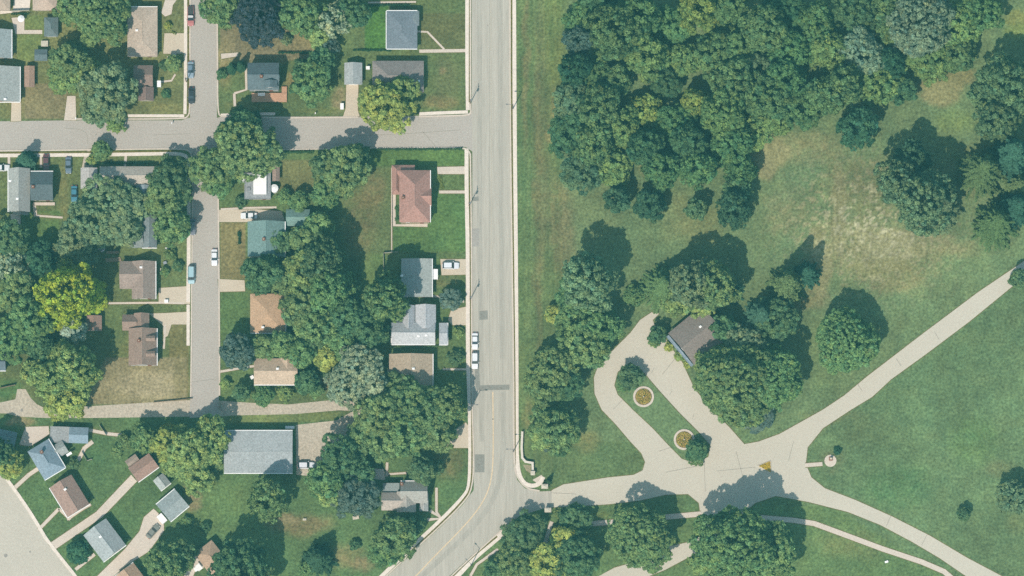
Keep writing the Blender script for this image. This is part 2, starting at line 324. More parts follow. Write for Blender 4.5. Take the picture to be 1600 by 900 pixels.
# repairs, markings and painted pole shadows on the roads
for q in ([(749,486),(762,485),(762,499),(749,500)], [(742,710),(757,710),(757,738),(742,738)], [(738,308),(748,307),(748,314),(738,314)], [(742,596),(742,560),(748,560),(750,602),(796,601),(796,609),(745,610)]):
    slab('tar_patch', q, .0, .032, PATCH, 'dark repair patch in the main road')
slab('tar_patch', [(737,357),(749,357),(749,385),(737,385)], 0, .030, mat('light_patch', C(176,170,160), .05,.5,4,.06), 'pale repair patch in the main road')
for q in ([(749,-20),(749,300),(751,520),(753,690)], [(781,-20),(783,300),(785,560)], [(786,612),(787,700),(782,745),(770,785),(735,830),(690,872),(655,905)]):
    ribbon('wheel_track', q, 8, .0, .024, mat('worn_track', C(184,178,164),.06,.5,4,.06,stretch=(1,.08,1)), 'worn wheel track in the main road')
ribbon('lane_line', [(767,-20),(768,300),(769,500),(769,598)], .8, .0, .030, mat('faint_line', C(196,186,166),.04,1,4,.04), 'faded line along the main road')
ribbon('lane_line', [(770,612),(771,700),(769,745),(760,775),(742,803),(715,833),(680,868),(645,905)], 1.7, .0, .030, YLINE, 'faded yellowish line in the curve')
for q in ([(765,-20),(765,598)], [(783,-20),(784,300),(786,600)], [(752,120),(753,300)]):
    ribbon('lane_seam', q, 1.0, .0, .026, mat('seam', C(180,174,160),.05,.5,4,.05), 'joint between the road slabs')
for a in ([(738,150),(744,138),(746,132)], [(738,460),(743,446),(745,438)], [(735,312),(742,300)], [(738,875),(740,855),(742,845)], [(1018,583),(1022,575)], [(1046,617),(1050,611)], [(1082,655),(1084,647)], [(995,575),(1003,583),(1012,588)],  # the strokes beside poles and lamp are their cast shadows, painted on
          [(958,640),(985,612)], [(1055,560),(1035,585)], [(1030,705),(1060,695)], [(860,770),(900,772)], [(1040,738),(1100,726)], [(1100,700),(1101,740),(1102,768)], [(1150,705),(1162,750)], [(1240,690),(1232,720)], [(1180,730),(1120,736)],[(1340,600),(1348,612)],[(1400,560),(1408,572)],[(1460,518),(1467,530)],[(1385,822),(1392,806)],[(1440,852),(1448,836)],
          [(240,211),(297,209)], [(100,200),(135,203),(137,225)], [(298,597),(341,592)], [(660,205),(680,228)], [(560,212),(640,209),(720,203)]):
    ribbon('crack_shadow_line', a, .8, .0, .034, mat('crack_and_shadow', C(172,164,150),.1,1,4,.1), 'thin dark line, for road cracks and painted pole shadows')
for q, r_ in (((9,868),3),((47,862),1.6),((150,210),1.2),((34,641),2.4),((770,655),1),((748,733),2),((762,40),1)):
    slab('manhole_stain', [(q[0]+r_*math.cos(t*.785), q[1]+r_*math.sin(t*.785)) for t in range(8)], 0, .030, mat('stain', C(165,158,148),.1,1,4,.1), 'dark stain or cover in the road')
# driveways and garden paths
EDGE = mat('sharpening_rim', C(114,110,60), .25, .6, 4, .2)  # olive rims added to imitate the dark outlines of image sharpening
def edge(pts, wpx, z, closed=True):
    q = list(pts)+[pts[0]] if closed else list(pts)
    return ribbon('outline_rim', q, wpx, -.08, z, EDGE, 'added olive rim, imitating a sharpening outline', sm=False)
edge(PDR, 2.6, .009); edge(ISL, 2.2, .112)
def drv(pts, label, m=DRIVE, z=.045, name='driveway'):
    if z < .1: edge(pts, 2.4, .026)
    return slab(name, pts, -.1, z, m, label)
def pth(pts, wpx, label, m=CONC, z=.05):
    edge(pts, wpx+2.2, .024, False); return ribbon('path', pts, wpx, -.1, z, m, label, sm=False)
drv([(257,52),(297,52),(297,82),(280,84),(255,84),(252,96),(262,96),(262,84),(255,72)][:5], 'concrete driveway east of the long tan roof')
drv([(18,160),(33,160),(33,189),(17,190)], 'concrete driveway below the grey gabled house at the left')
drv([(105,150),(118,150),(119,188),(100,188)], 'pale driveway below the olive tree', CONC)
drv([(541,132),(560,133),(559,172),(562,182),(536,182),(540,170)], 'driveway below the small pale garage')
drv([(688,405),(735,405),(735,429),(690,430)], 'driveway holding the white car')
drv([(705,484),(735,478),(735,508),(706,508),(700,500)], 'driveway between the two grey roofed houses')
drv([(341,328),(400,327),(440,330),(445,345),(398,347),(341,347)], 'driveway in front of the teal garage')
drv([(341,436),(382,438),(383,455),(342,456)], 'short driveway above the peach roof')
drv([(248,450),(297,447),(297,475),(248,474)], 'driveway beside the tan T-shaped roof')
drv([(233,490),(262,489),(297,487),(297,507),(268,507),(262,525),(256,528),(254,508)], 'driveway above the brown dormer house')
drv([(683,261),(729,260),(729,272),(684,272)], 'drive north-east of the red house', CONC)
drv([(700,679),(728,660),(736,672),(737,700),(697,700)], 'pale drive beside the big tree')
drv([(132,240),(140,232),(146,262),(128,262)], 'driveway to the flat pale garage', GRAVEL)
drv([(30,695),(40,667),(76,666),(77,678),(60,690),(48,697)], 'concrete pad beside the blue garage', CONC)
drv([(76,850),(150,800),(205,742),(214,752),(160,808),(84,860)], 'long pale driveway to the brown garage', CONC)
drv([(150,902),(195,858),(218,830),(225,808),(240,795),(256,810),(256,830),(232,862),(195,885),(172,905)], 'pale driveway to the grey garage', CONC)
drv([(305,868),(320,872),(318,888),(305,892),(300,905),(282,905),(285,885)], 'pale patio beside the tan house', CONC)
drv([(22,0),(48,-6),(46,16),(32,18),(18,20),(0,22),(0,17),(20,17)], 'paved yard between the two tan roofs', WALK, name='patio')
drv([(18,28),(38,26),(38,47),(66,47),(66,53),(24,53)], 'small patio and path behind the grey house', CONC, name='patio')
drv([(579,732),(600,733),(602,750),(580,748)], 'small patio beside the gabled house', WALK, name='patio')
drv([(270,8),(276,0),(258,0),(252,20),(258,26),(268,22)], 'paved bed next to the long tan roof', CONC, name='patio')
drv([(97,0),(116,0),(118,14),(108,18),(98,8)], 'patio beside the tan roof at the top', CONC, name='patio')
drv([(345,84),(372,82),(372,88),(346,92)], 'pale pad behind the hedge', CONC, name='patio')
drv([(164,404),(188,402),(190,408),(166,410)], 'wooden deck beside the round tub', WOODM, z=.3, name='deck')
drv([(16,334),(32,336),(32,352),(20,358)], 'pale pad behind the grey house', CONC, name='patio')
for pts, wpx, lb in (([(655,80),(728,79)],5,'path from the pavement to the dark roofed house'), ([(694,77),(668,50),(650,49)],3,'bent garden path to the dark roofed house'),
    ([(616,277),(616,352),(668,352)],5,'path round the west and south of the red house'), ([(686,300),(729,300)],4.5,'front path of the red house'), ([(612,262),(612,395)],1.5,'thin worn edge west of the red house'),
    ([(366,146),(385,140),(384,104)],3.5,'path west of the blue roofed house'), ([(366,146),(367,166)],4,'short path below the blue roofed house'), ([(343,581),(382,574),(398,572)],3.5,'path to the small tan house'),
    ([(162,474),(250,473),(288,474)],3,'path south of the T-shaped roof'), ([(345,327),(385,325),(432,324)],3,'path above the teal house'), ([(57,337),(98,340)],3,'path behind the dark house'),
    ([(53,318),(56,338)],5,'path beside the dark house'), ([(14,258),(14,240)],4,'path to the grey house'), ([(64,262),(64,240)],3.5,'path to the dark house'), ([(195,262),(197,240)],4,'path to the long pale roof'),
    ([(60,828),(92,795)],5,'path to the rotated brown house'), ([(118,890),(148,866)],5,'path to the rotated grey-green house'), ([(20,765),(45,742),(60,732)],6,'path to the blue-grey house'),
    ([(139,672),(170,678),(190,680)],5,'path east of the blue garage'), ([(118,728),(132,700),(145,690)],6,'path behind the blue-grey house'), ([(105,812),(128,796),(142,788)],4,'path along the rotated brown roof'), ([(92,795),(110,812)],4,'path in front of the rotated brown roof'),
    ([(605,722),(604,745)],4,'short path to the patio'), ([(605,741),(636,739)],3,'path above the gabled house'), ([(682,762),(682,800),(690,812)],4,'path east of the gabled house'), ([(668,812),(690,810),(672,798)],5,'bent path below the gabled house'),
    ([(258,508),(256,545)],3,'path east of the dormer house'), ([(480,308),(492,306),(492,296)],2,'small pale edging'), ([(575,4),(650,3)],2.5,'pale edging above the dark roof'), ([(250,128),(268,126),(274,116)],3,'path to the brown house'),
    ([(668,462),(690,464)],3,'path below the flat grey house'), ([(692,577),(735,577)],3,'pale edging below the white roofed house'), ([(525,560),(536,548)],4,'worn path'), ([(735,900),(745,882),(778,858)],4,'narrow pale path at the lower edge'),
    ([(862,815),(856,835),(852,848)],6,'short path between the bushes'), ([(912,819),(970,815)],8,'park path left of the round tree'), ([(1040,808),(1096,803)],8,'park path right of the round tree'), ([(1180,808),(1240,813),(1272,818),(1310,832),(1380,858),(1440,878),(1475,893),(1495,910)],8,'long park path below the drive'),
    ([(1258,727),(1285,725)],6,'short path to the round plaza'), ([(275,84),(262,90)],5,'path below the driveway')):
    pth(pts, wpx, lb)
slab('plaza', [(1297.5+9.5*math.cos(t*.3927), 720+9.5*math.sin(t*.3927)) for t in range(16)], -.1, .06, CONC, 'small round plaza in the lawn')

# ---------------------------------------------------------------- houses
def roofm(r, g, b): return mat('roof_%d_%d_%d' % (r, g, b), C(*[((r+g+b)/3+(v-(r+g+b)/3)*.82)*q for v, q in ((r,1.0),(g,1.0),(b,.985))]), 0.09, 0.5, 5.0, 0.13, 0.9)
def wallm(r, g, b): return mat('wall_%d_%d_%d' % (r, g, b), C(r, g, b), 0.04, 0.6, 5.0, 0.04, 0.8)
def chevron(h, t, L, o):      # gable roof body, ridge along local x, half span h
    r0 = o['rise']; z = o['eave']; y = o['cy']; x = o['cx']; mb = MB()
    sec = [(-h, z-.05), (0, z+r0), (h, z-.05), (h, z-.05-t), (0, z+r0-t), (-h, z-.05-t)]
    v = [(x-L/2, y+a, b) for a, b in sec]+[(x+L/2, y+a, b) for a, b in sec]
    mb.add(v, [(0,5,4,1),(1,4,3,2),(6,7,10,11),(7,8,9,10)]+[(i,(i+1)%6,6+(i+1)%6,6+i) for i in range(6)])
    return mb
_wm = {}
def win_mesh(kind):
    if kind not in _wm:
        if kind == 'frame': mb = MB(); mb.box(-.55,-.05,-.65,.55,0,.65); me = mb.mesh('window', WHITE)
        elif kind == 'pane': mb = MB(); mb.box(-.45,-.075,-.55,-.02,-.052,.55); mb.box(.02,-.075,-.55,.45,-.052,.55); me = mb.mesh('pane', GLASS)
        elif kind == 'door': mb = MB(); mb.box(-.5,-.07,0,.5,0,2.05); me = mb.mesh('door', wallm(150,90,70))
        elif kind == 'handle': mb = MB(); mb.ball((.38,-.1,1.0),.04,None,6,4); me = mb.mesh('handle', METAL)
        elif kind == 'gdoor': mb = MB(); [mb.box(-1.25,-.07-.02*(i%2),i*.5,1.25,0,i*.5+.49) for i in range(4)]; me = mb.mesh('garage_door', WHITE)
        _wm[kind] = me
    return _wm[kind]
def house(label, c, wings_, rot=0, cat='house', name='house', roof=(150,140,130), wall=(200,190,175), chim=(), vents=(), dormers=(), gutters='', wins=True, garage=False, boxes=(), group=None):
    # wings: (x0,y0,x1,y1,eave,rise,type) in photo pixels about c (y down), before rotation; type gx/gy ridge along x/y, hx/hy hip, f flat
    wings = [tuple(w_[:5])+(w_[5]*1.3,)+tuple(w_[6:]) for w_ in wings_]
    lb = wings[0]; root_p = W(c[0], c[1], lb[4]); root_p.z = 0
    root = empty(name, root_p, R(rot), label, cat, group); RM = roofm(*roof); WM = wallm(*wall)
    loc = []
    for wg in wings:
        x0, x1 = wg[0]*MPP, wg[2]*MPP; y0, y1 = -wg[3]*MPP, -wg[1]*MPP
        loc.append((x0, y0, x1, y1))
    for k, wg in enumerate(wings):
        x0, y0, x1, y1 = loc[k]; cx, cy, wx, wy = (x0+x1)/2, (y0+y1)/2, x1-x0, y1-y0
        e, rise, ty = wg[4], wg[5], wg[6]; rm = roofm(*wg[7]) if len(wg) > 7 else RM; ov = .35; eps = k*.004
        wb = MB()
        ax = 'x' if ty.endswith('x') else 'y'
        if ty[0] == 'g':
            L, S = (wx, wy) if ax == 'x' else (wy, wx); h = S/2
            mb = chevron(h, .16, L, dict(rise=rise, eave=e+eps, cx=0, cy=0))
            hb = h-ov; zr = e+rise-.2-(rise/h)*0; ze = e-.05-.16+(rise+.05)*(ov/h)
            sec = [(-hb, 0), (hb, 0), (hb, ze), (0, e+rise-.2), (-hb, ze)]
            xl = L/2-ov
            v = [(-xl,a,b) for a,b in sec]+[(xl,a,b) for a,b in sec]
            wb.add(v, [(4,3,2,1,0),(5,6,7,8,9)]+[(i,(i+1)%5,5+(i+1)%5,5+i) for i in range(5)])
            if ax == 'x': tr = lambda p: (p[0]+cx, p[1]+cy, p[2])
            else: tr = lambda p: (-p[1]+cx, p[0]+cy, p[2])
            mb.v = [tr(p) for p in mb.v]; wb.v = [tr(p) for p in wb.v]
        elif ty[0] == 'h':
            L, S = (wx, wy) if ax == 'x' else (wy, wx); h = S/2; a = L/2; ri = max(a-h, 0.01); z = e-.05; mb = MB()
            v = [(-a,-h,z),(a,-h,z),(a,h,z),(-a,h,z),(-ri,0,z+rise),(ri,0,z+rise),(-a,-h,z-.16),(a,-h,z-.16),(a,h,z-.16),(-a,h,z-.16)]
            mb.add(v, [(0,1,5,4),(1,2,5),(2,3,4,5),(3,0,4),(6,9,8,7),(0,6,7,1),(1,7,8,2),(2,8,9,3),(3,9,6,0)])
            mb.v = [((p[0] if ax == 'x' else -p[1])+cx, (p[1] if ax == 'x' else p[0])+cy, p[2]+eps) for p in mb.v]
            wb.box(x0+ov, y0+ov, 0, x1-ov, y1-ov, e-.22)
        else:
            mb = MB(); mb.box(x0+.18, y0+.18, e-.25, x1-.18, y1-.18, e+eps)
            wb.box(x0+.2, y0+.2, 0, x1-.2, y1-.2, e-.26)
            rb = MB(); t = .17
            rb.box(x0, y0, e-.3, x1, y0+t, e+.12+eps); rb.box(x0, y1-t, e-.3, x1, y1, e+.12+eps); rb.box(x0, y0+t, e-.3, x0+t, y1-t, e+.12+eps); rb.box(x1-t, y0+t, e-.3, x1, y1-t, e+.12+eps)
            rb.build('roof_edge', rm, root)
        ro = mb.build('roof', rm, root); wb.build('wall', WM, root)
        if ty[0] in 'gh' and rise > .5:
            cb = MB()
            if ty[0] == 'g': hl = (wx if ax == 'x' else wy)/2
            else: hl = abs(wx-wy)/2
            if hl > .5:
                if ax == 'x': cb.box(cx-hl, cy-.1, e+rise-.06, cx+hl, cy+.1, e+rise+.05+eps)
                else: cb.box(cx-.1, cy-hl, e+rise-.06, cx+.1, cy+hl, e+rise+.05+eps)
                cb.build('ridge_cap', rm, ro)
    for gk, sides in ([(0, gutters)] if isinstance(gutters, str) else gutters):
        x0, y0, x1, y1 = loc[gk]; e = wings[gk][4]
        for s_ in sides:
            g = MB(); t = .2
            if s_ == 'S': g.box(x0, y0-t, e-.25, x1, y0-.003, e-.03)
            if s_ == 'N': g.box(x0, y1+.003, e-.25, x1, y1+t, e-.03)
            if s_ == 'E': g.box(x1+.003, y0, e-.25, x1+t, y1, e-.03)
            if s_ == 'W': g.box(x0-t, y0, e-.25, x0-.003, y1, e-.03)
            g.build('gutter', WHITE, root)
    def roofz(x, y):
        z = 0
        for k, wg in enumerate(wings):
            x0, y0, x1, y1 = loc[k]
            if x0 <= x <= x1 and y0 <= y <= y1:
                if wg[6][0] == 'f': zz = wg[4]
                else:
                    h = (y1-y0)/2 if wg[6].endswith('x') else (x1-x0)/2
                    d = abs(y-(y0+y1)/2) if wg[6].endswith('x') else abs(x-(x0+x1)/2); zz = wg[4]+wg[5]*(1-d/h)
                z = max(z, zz)
        return z
    for (px, py) in chim:
        x, y = px*MPP, -py*MPP; z = roofz(x, y); b = MB(); b.box(x-.35,y-.35,z-.6,x+.35,y+.35,z+.9); b.box(x-.42,y-.42,z+.9,x+.42,y+.42,z+1.0)
        ch = b.build('chimney', BRICK, root); f = MB(); f.cone((x,y,z+1.0),(x,y,z+1.25),.15,.13); f.build('flue', STONE, ch)
    for (px, py) in vents:
        x, y = px*MPP, -py*MPP; z = roofz(x, y); b = MB(); b.box(x-.3,y-.22,z-.2,x+.3,y+.22,z+.3); b.add([(x-.38,y-.3,z+.3),(x+.38,y-.3,z+.3),(x+.38,y+.3,z+.3),(x-.38,y+.3,z+.3),(x,y,z+.42)],[(0,1,4),(1,2,4),(2,3,4),(3,0,4),(3,2,1,0)])
        b.build('roof_vent', WHITE, root)
    for (px, py, wd, dp, dirn) in dormers:        # small gabled dormer facing dirn
        x, y = px*MPP, -py*MPP; wd *= MPP; dp *= MPP; b = MB(); k0 = wings[0]; zf = roofz(x, y)-.6; hh = 1.5
        a = {'E': 0, 'N': math.pi/2, 'W': math.pi, 'S': -math.pi/2}[dirn]
        tr = lambda p: (x+p[0]*math.cos(a)-p[1]*math.sin(a), y+p[0]*math.sin(a)+p[1]*math.cos(a), p[2])
        h = wd/2; sec = [(-h,zf-.3),(h,zf-.3),(h,zf+hh),(0,zf+hh+h*.7),(-h,zf+hh)]
        v = [(-dp/2,p,q) for p,q in sec]+[(dp/2-.2,p*.9,q-.05) for p,q in sec]
        b.add([tr(p) for p in v], [(4,3,2,1,0),(5,6,7,8,9)]+[(i,(i+1)%5,5+(i+1)%5,5+i) for i in (0,1,4)])
        d = b.build('dormer', WM, root); r_ = MB(); h2 = h+.15
        sec = [(-h2,zf+hh-.1),(0,zf+hh+h*.7+.05),(h2,zf+hh-.1),(h2,zf+hh+.05),(0,zf+hh+h*.7+.2),(-h2,zf+hh+.05)]
        v = [(-dp/2,p,q) for p,q in sec]+[(dp/2,p,q) for p,q in sec]
        r_.add([tr(p) for p in v], [(5,4,1,0),(4,3,2,1),(6,7,10,11),(7,8,9,10)]+[(i,(i+1)%6,6+(i+1)%6,6+i) for i in range(6)])
        r_.build('dormer_roof', RM, d)
        o = inst(win_mesh('frame'), 'window', d, tr((dp/2-.2, 0, zf+.75)), a+math.pi/2); inst(win_mesh('pane'), 'pane', o)
    for nm, px0, py0, px1, py1, z0, z1, m_ in boxes:
        b = MB(); b.box(px0*MPP, -py1*MPP, z0, px1*MPP, -py0*MPP, z1); b.build(nm, m_, root)
    # windows, doors on the main wing, where no other wing covers them
    def free(x, y): return not any(k and l[0]-.3 < x < l[2]+.3 and l[1]-.3 < y < l[3]+.3 for k, l in enumerate(loc))
    x0, y0, x1, y1 = loc[0]; e = wings[0][4]; iv = .35 if wings[0][6] != 'f' else .2
    sides = [((x0+iv, y0+iv), (x1-iv, y0+iv), 0), ((x1-iv, y0+iv), (x1-iv, y1-iv), math.pi/2), ((x1-iv, y1-iv), (x0+iv, y1-iv), math.pi), ((x0+iv, y1-iv), (x0+iv, y0+iv), -math.pi/2)]
    for si, (a, b_, rz) in enumerate(sides):
        L = math.hypot(b_[0]-a[0], b_[1]-a[1]); n = max(1, int(L//2.8))
        for i in range(n):
            t = (i+.5)/n; x, y = a[0]+(b_[0]-a[0])*t, a[1]+(b_[1]-a[1])*t
            if not free(x, y): continue
            if garage and si == 0 and i == 0 and L > 3:
                inst(win_mesh('gdoor'), 'garage_door', root, (x, y, .05), rz); continue
            if si == 0 and i == n//2 and not garage:
                d = inst(win_mesh('door'), 'door', root, (x, y, .1), rz); inst(win_mesh('handle'), 'handle', d); continue
            if garage and (not wins or i): continue
            for zz in ([1.55] + ([4.2] if e > 4.9 else [])):
                o = inst(win_mesh('frame'), 'window', root, (x, y, zz), rz); inst(win_mesh('pane'), 'pane', o)
    return root
def H(label, rect, e, rise, ty, more=(), **kw):
    cx, cy = (rect[0]+rect[2])/2, (rect[1]+rect[3])/2
    rel = lambda r: (r[0]-cx, r[1]-cy, r[2]-cx, r[3]-cy)
    wg = [rel(rect)+(e, rise, ty)]+[rel(m[:4])+tuple(m[4:]) for m in more]
    for k in ('chim', 'vents'):
        if k in kw: kw[k] = [(a-cx, b-cy) for a, b in kw[k]]
    if 'dormers' in kw: kw['dormers'] = [(d[0]-cx, d[1]-cy)+tuple(d[2:]) for d in kw['dormers']]
    if 'boxes' in kw: kw['boxes'] = [(b[0], b[1]-cx, b[2]-cy, b[3]-cx, b[4]-cy)+tuple(b[5:]) for b in kw['boxes']]
    return house(label, (cx, cy), wg, **kw)
WM_ = WHITE
H('tan roofed house cut by the top left corner of the photo', (-40,-40,16,16), 3.2, 1.0, 'hy', roof=(196,172,150))
H('tan roofed house at the top edge beside the small patio', (51,-45,89,16), 3.2, 1.0, 'hy', roof=(204,178,158))
H('grey roofed house at the left edge north of the grassy yard', (-35,46,18,91), 3.2, 1.8, 'gy', roof=(168,180,182), gutters='E')
H('small dark grey garage left of the big green tree', (69,27,91,57), 2.6, .8, 'hy', cat='garage', name='garage', roof=(112,128,130), garage=True)
H('tiny dark shed with a white south wall by the yard corner', (54,77,74,95), 2.3, .5, 'gx', cat='shed', name='shed', roof=(104,122,128), wall=(230,230,228), garage=True)
H('wide grey gabled house at the left edge with a white east gutter', (-33,104,31,159), 3.4, 1.7, 'gy', roof=(176,182,180), gutters='ES', vents=[(9,156)])
H('narrow brown lean-to beside the wide grey gabled house', (38,103,54,136), 2.3, .4, 'gy', cat='shed', name='shed', roof=(176,140,118), garage=True)
H('long flat tan roofed house west of the top street', (199,11,246,88), 3.3, .7, 'hy', roof=(200,178,158), wall=(222,212,196), gutters='N', vents=[(214,48)])
H('brown roofed house with a white canopy under the blue-green tree', (209,102,239,135), 3.4, 1.3, 'gx', [(216,136,240,157,3.0,1.2,'gy',(150,122,114))], roof=(152,126,114), boxes=[('canopy',245,125,251,135,2.3,2.4,WM_),('canopy_post',250,126,250.8,127,0,2.3,WM_),('canopy_post',250,133,250.8,134,0,2.3,WM_)])
H('slate blue gabled house with an orange deck', (387,98,436,140), 5.2, 2.0, 'gx', roof=(104,122,130), wall=(190,196,196), chim=[(409,122)], dormers=[(423,133,20,12,'S')],
  boxes=[('deck',392,141,447,155,0,.7,mat('orange_deck', C(206,160,128),.08,.8,5,.08)),('deck',439,131,447,140.6,0,.7,mat('orange_deck')),('air_unit',432,116,436.5,125,3.2,5.6,WM_),('table',402,141.5,413,146,.72,1.4,WM_)])
H('square dark grey hip roofed house with pale eaves on the bright lawn', (604,17,652,76), 3.3, .7, 'hy', [(640,17,655,40,3.3,.3,'hx',(126,138,144))], roof=(122,134,146), wall=(215,215,205), gutters='WNS')
H('small pale grey garage at the end of a driveway', (538,98,566,132), 2.8, .9, 'gy', cat='garage', name='garage', roof=(176,182,184), wall=(215,215,210), garage=True)
H('grey-brown roofed house half covered by the olive tree', (582,95,662,144), 3.4, 1.6, 'hx', roof=(150,140,136), vents=[(654,128)])
H('grey gabled house beside the dark teal roofed one', (13,263,47,331), 3.6, 1.7, 'gy', [(20,318,44,335,3.0,.8,'gy',(168,172,168))], roof=(174,176,172), wall=(222,220,205), gutters='W', vents=[(28,312),(16,283)])
H('dark teal gabled house next to the lawn with parked cars', (48,268,83,313), 3.8, 1.9, 'gx', roof=(96,112,118), wall=(210,200,180), gutters='N', chim=[(53,294)], boxes=[('porch',50,313.5,84,318,0,.5,CONC)])
H('flat pale garage left of the long pale roofed house', (126,262,152,295), 2.8, .5, 'gy', cat='garage', name='garage', roof=(190,184,180), garage=True)
H('long pale roofed house mostly hidden under the big blue-green tree', (156,260,241,290), 3.2, 1.1, 'gx', [(212,289,240,322,3.0,1.0,'gy',(150,166,178))], roof=(198,186,172), wall=(222,215,200))
H('grey roofed house behind the dark trees east of the big tree', (222,334,245,387), 2.9, 1.2, 'gy', [(199,360,224,387,2.7,1.0,'gx',(138,146,144))], roof=(138,150,154), gutters='S', wall=(220,220,215))
H('tan roofed house with a T-shaped ridge and a driveway to its east', (206,408,243,467), 3.5, 1.6, 'gy', [(187,408,226,451,3.3,1.6,'gx')], roof=(170,148,136), wall=(222,215,205), gutters='E', vents=[(221,419)])
H('small square brown shed in the shade beside the yellow tree', (134,493,159,517), 2.5, .7, 'gy', cat='shed', name='shed', roof=(168,132,116), garage=True)
H('brown roofed house with two dormers on its east slope', (201,513,245,571), 3.8, 2.0, 'gy', [(209,489,233,516,3.3,1.3,'gy'),(191,491,214,516,3.0,1.3,'gx')], roof=(166,138,122), wall=(215,215,215), gutters='E', chim=[(218,534)], dormers=[(236,530,7,14,'E'),(236,554,7,14,'E')])
H('low grey flat roofed building with a bright white upper roof', (382,270,423,311), 2.9, 0, 'f', roof=(158,162,166), cat='building', name='building', boxes=[('upper_roof',396,264,416.5,304,2.9,3.7,WM_),('awning',374,271,381.4,285,2.5,2.8,WM_),('roof_hatch',386,293,391,298,2.9,3.3,METAL)])
H('small brown shed beside the white round tank', (425.5,259,437,283), 2.3, .5, 'gy', cat='shed', name='shed', roof=(172,144,130), wall=(215,205,195), garage=True)
H('teal roofed house west of its small teal garage', (387,346,445,401), 4.2, 2.1, 'gy', roof=(122,156,152), wall=(200,205,200), gutters='E', chim=[(413,376)], boxes=[('air_unit',447,367,452,374,0,1.2,WM_)])
H('small teal roofed garage above the tree mass', (447,327,484,353), 2.8, 1.0, 'gx', cat='garage', name='garage', roof=(124,160,152), garage=True)
H('peach coloured hip roofed house on the middle block', (391,459,446,520), 3.4, 1.1, 'hy', roof=(208,166,128), wall=(220,215,200), gutters='SE', vents=[(411,512)])
H('small tan gabled house north of the alley', (397,560,465,601), 3.4, 1.3, 'gx', [(436,552,462,582,3.2,1.2,'gy')], roof=(210,182,154), wall=(225,222,215), gutters='S', vents=[(434,577)])
H('red roofed house with crossing hips and a low north-west wing', (624,266,672,347), 5.4, 2.2, 'hy', [(612,256,648,278,3.2,1.1,'hx'),(612,256,626,302,3.2,1.0,'hy'),(650,293,674,322,5.2,1.5,'gx')], roof=(192,140,126), wall=(205,185,160), chim=[(630,310)], gutters='E')
H('flat grey roofed house with a white awning beside the parked white car', (627,404,675,464), 3.2, .5, 'gy', roof=(170,176,172), wall=(220,220,215), vents=[(628,431)], gutters='E', boxes=[('awning',676,420,684,436,2.4,2.6,WM_),('awning_post',683,421,683.8,422,0,2.4,WM_),('awning_post',683,434,683.8,435,0,2.4,WM_)])
H('pale metal roofed house with a crossing gable on its north side', (612,504,680,538), 4.0, 1.6, 'gx', [(629,477,648,514,3.8,1.5,'gy',(196,198,204)),(649,476,681,514,3.8,1.5,'gy',(196,198,204)),(686,504,699,538,3.4,.8,'gx',(184,188,194)),(616,496,640,512,2.8,.4,'gx',(205,205,205))], roof=(200,202,206), wall=(230,230,230), gutters=[(0,'SW'),(3,'SE')], vents=[(654,526),(666,525)])
H('tan-brown roofed house split by a dark ridge north of the big tree', (608,553,676,603), 3.6, 1.4, 'gy', [(605,577,616,607,3.2,.8,'gx')], roof=(188,166,140), wall=(215,210,200), gutters='E', vents=[(646,577)])
H('large grey flat roofed hall with a white south wall', (350,673,457,739), 4.2, .5, 'gx', cat='building', name='building', roof=(174,180,182), wall=(235,235,230), gutters='SN', boxes=[('dock',445,664,459,668,0,1.0,WM_)])
H('pale gabled house with a slate north slope near the curve', (626,752,668,786), 4.6, 2.2, 'gx', [(596,769,640,797,3.8,1.6,'gx',(196,182,170)),(620,768,650,800,4.2,1.8,'gy',(188,180,170)),(598,754,624,775,3.0,.2,'f',(150,160,158)),(655,770,669,798,3.0,.6,'gy',(186,186,182))], roof=(178,176,168), wall=(215,210,200), chim=[(628,757)], gutters='N')
house('blue-grey roofed house turned to face the broad corner road', (72.5,718), [(-19,-26,19,26,4.0,1.6,'hy'),(17,-14,36,7,3.0,.9,'gx',(166,170,168))], rot=31, roof=(140,162,180), wall=(235,235,235), gutters='SE', chim=[(0,-12)], boxes=[('awning',30,8,39,12,2.4,2.7,WM_)])
house('long low garage with a brown and a blue roof half', (108,680), [(0,-13,30,12,2.7,.8,'gx',(142,166,184)),(-30,-13,0,12,2.6,.15,'f',(164,166,168))], rot=-2, roof=(142,166,184), cat='garage', name='garage', garage=True)
house('brown gabled house in the bottom left row', (108.5,775), [(-20,-27,20,27,3.6,1.5,'gy')], rot=31.5, roof=(172,138,124), wall=(225,218,208), gutters='WS', vents=[(0,-11)])
house('brown garage at the end of the long pale driveway', (224.5,731), [(-20,-14,20,13,2.8,.9,'gx'),(-18,-26,2,-14.5,2.2,.3,'gx',(172,150,134))], rot=36, roof=(178,140,124), wall=(232,228,220), gutters='S', cat='garage', name='garage', garage=True)
house('small pale grey shed between the brown and the grey garage', (253,753), [(-10,-10,10,10,2.4,.8,'gy')], rot=38, roof=(178,184,182), wall=(235,232,225), gutters='S', cat='shed', name='shed', garage=True)
house('grey garage above the parked dark car', (270,790), [(-19,-18,19,17,2.8,.9,'gx')], rot=40, roof=(160,172,174), wall=(235,232,225), gutters='SN', cat='garage', name='garage', garage=True)
house('grey-green gabled house in the bottom left row', (163.5,844), [(-22,-26,22,26,3.8,1.6,'gy')], rot=37, roof=(172,180,182), wall=(228,228,222), gutters='S', vents=[(-2,-7)])
house('tan roofed house cut by the bottom edge left of the dark tree', (330,872), [(-17,-22,18,30,3.4,1.2,'hy')], rot=38, roof=(196,162,134), wall=(215,205,195), boxes=[('awning',-28,-6,-20,4,2.4,2.7,WM_)])
house('tan roofed house cut by the bottom edge below the grey-green one', (206,906), [(-18,-20,18,20,3.4,1.2,'gy')], rot=37, roof=(192,156,128), wall=(215,205,195), gutters='N')
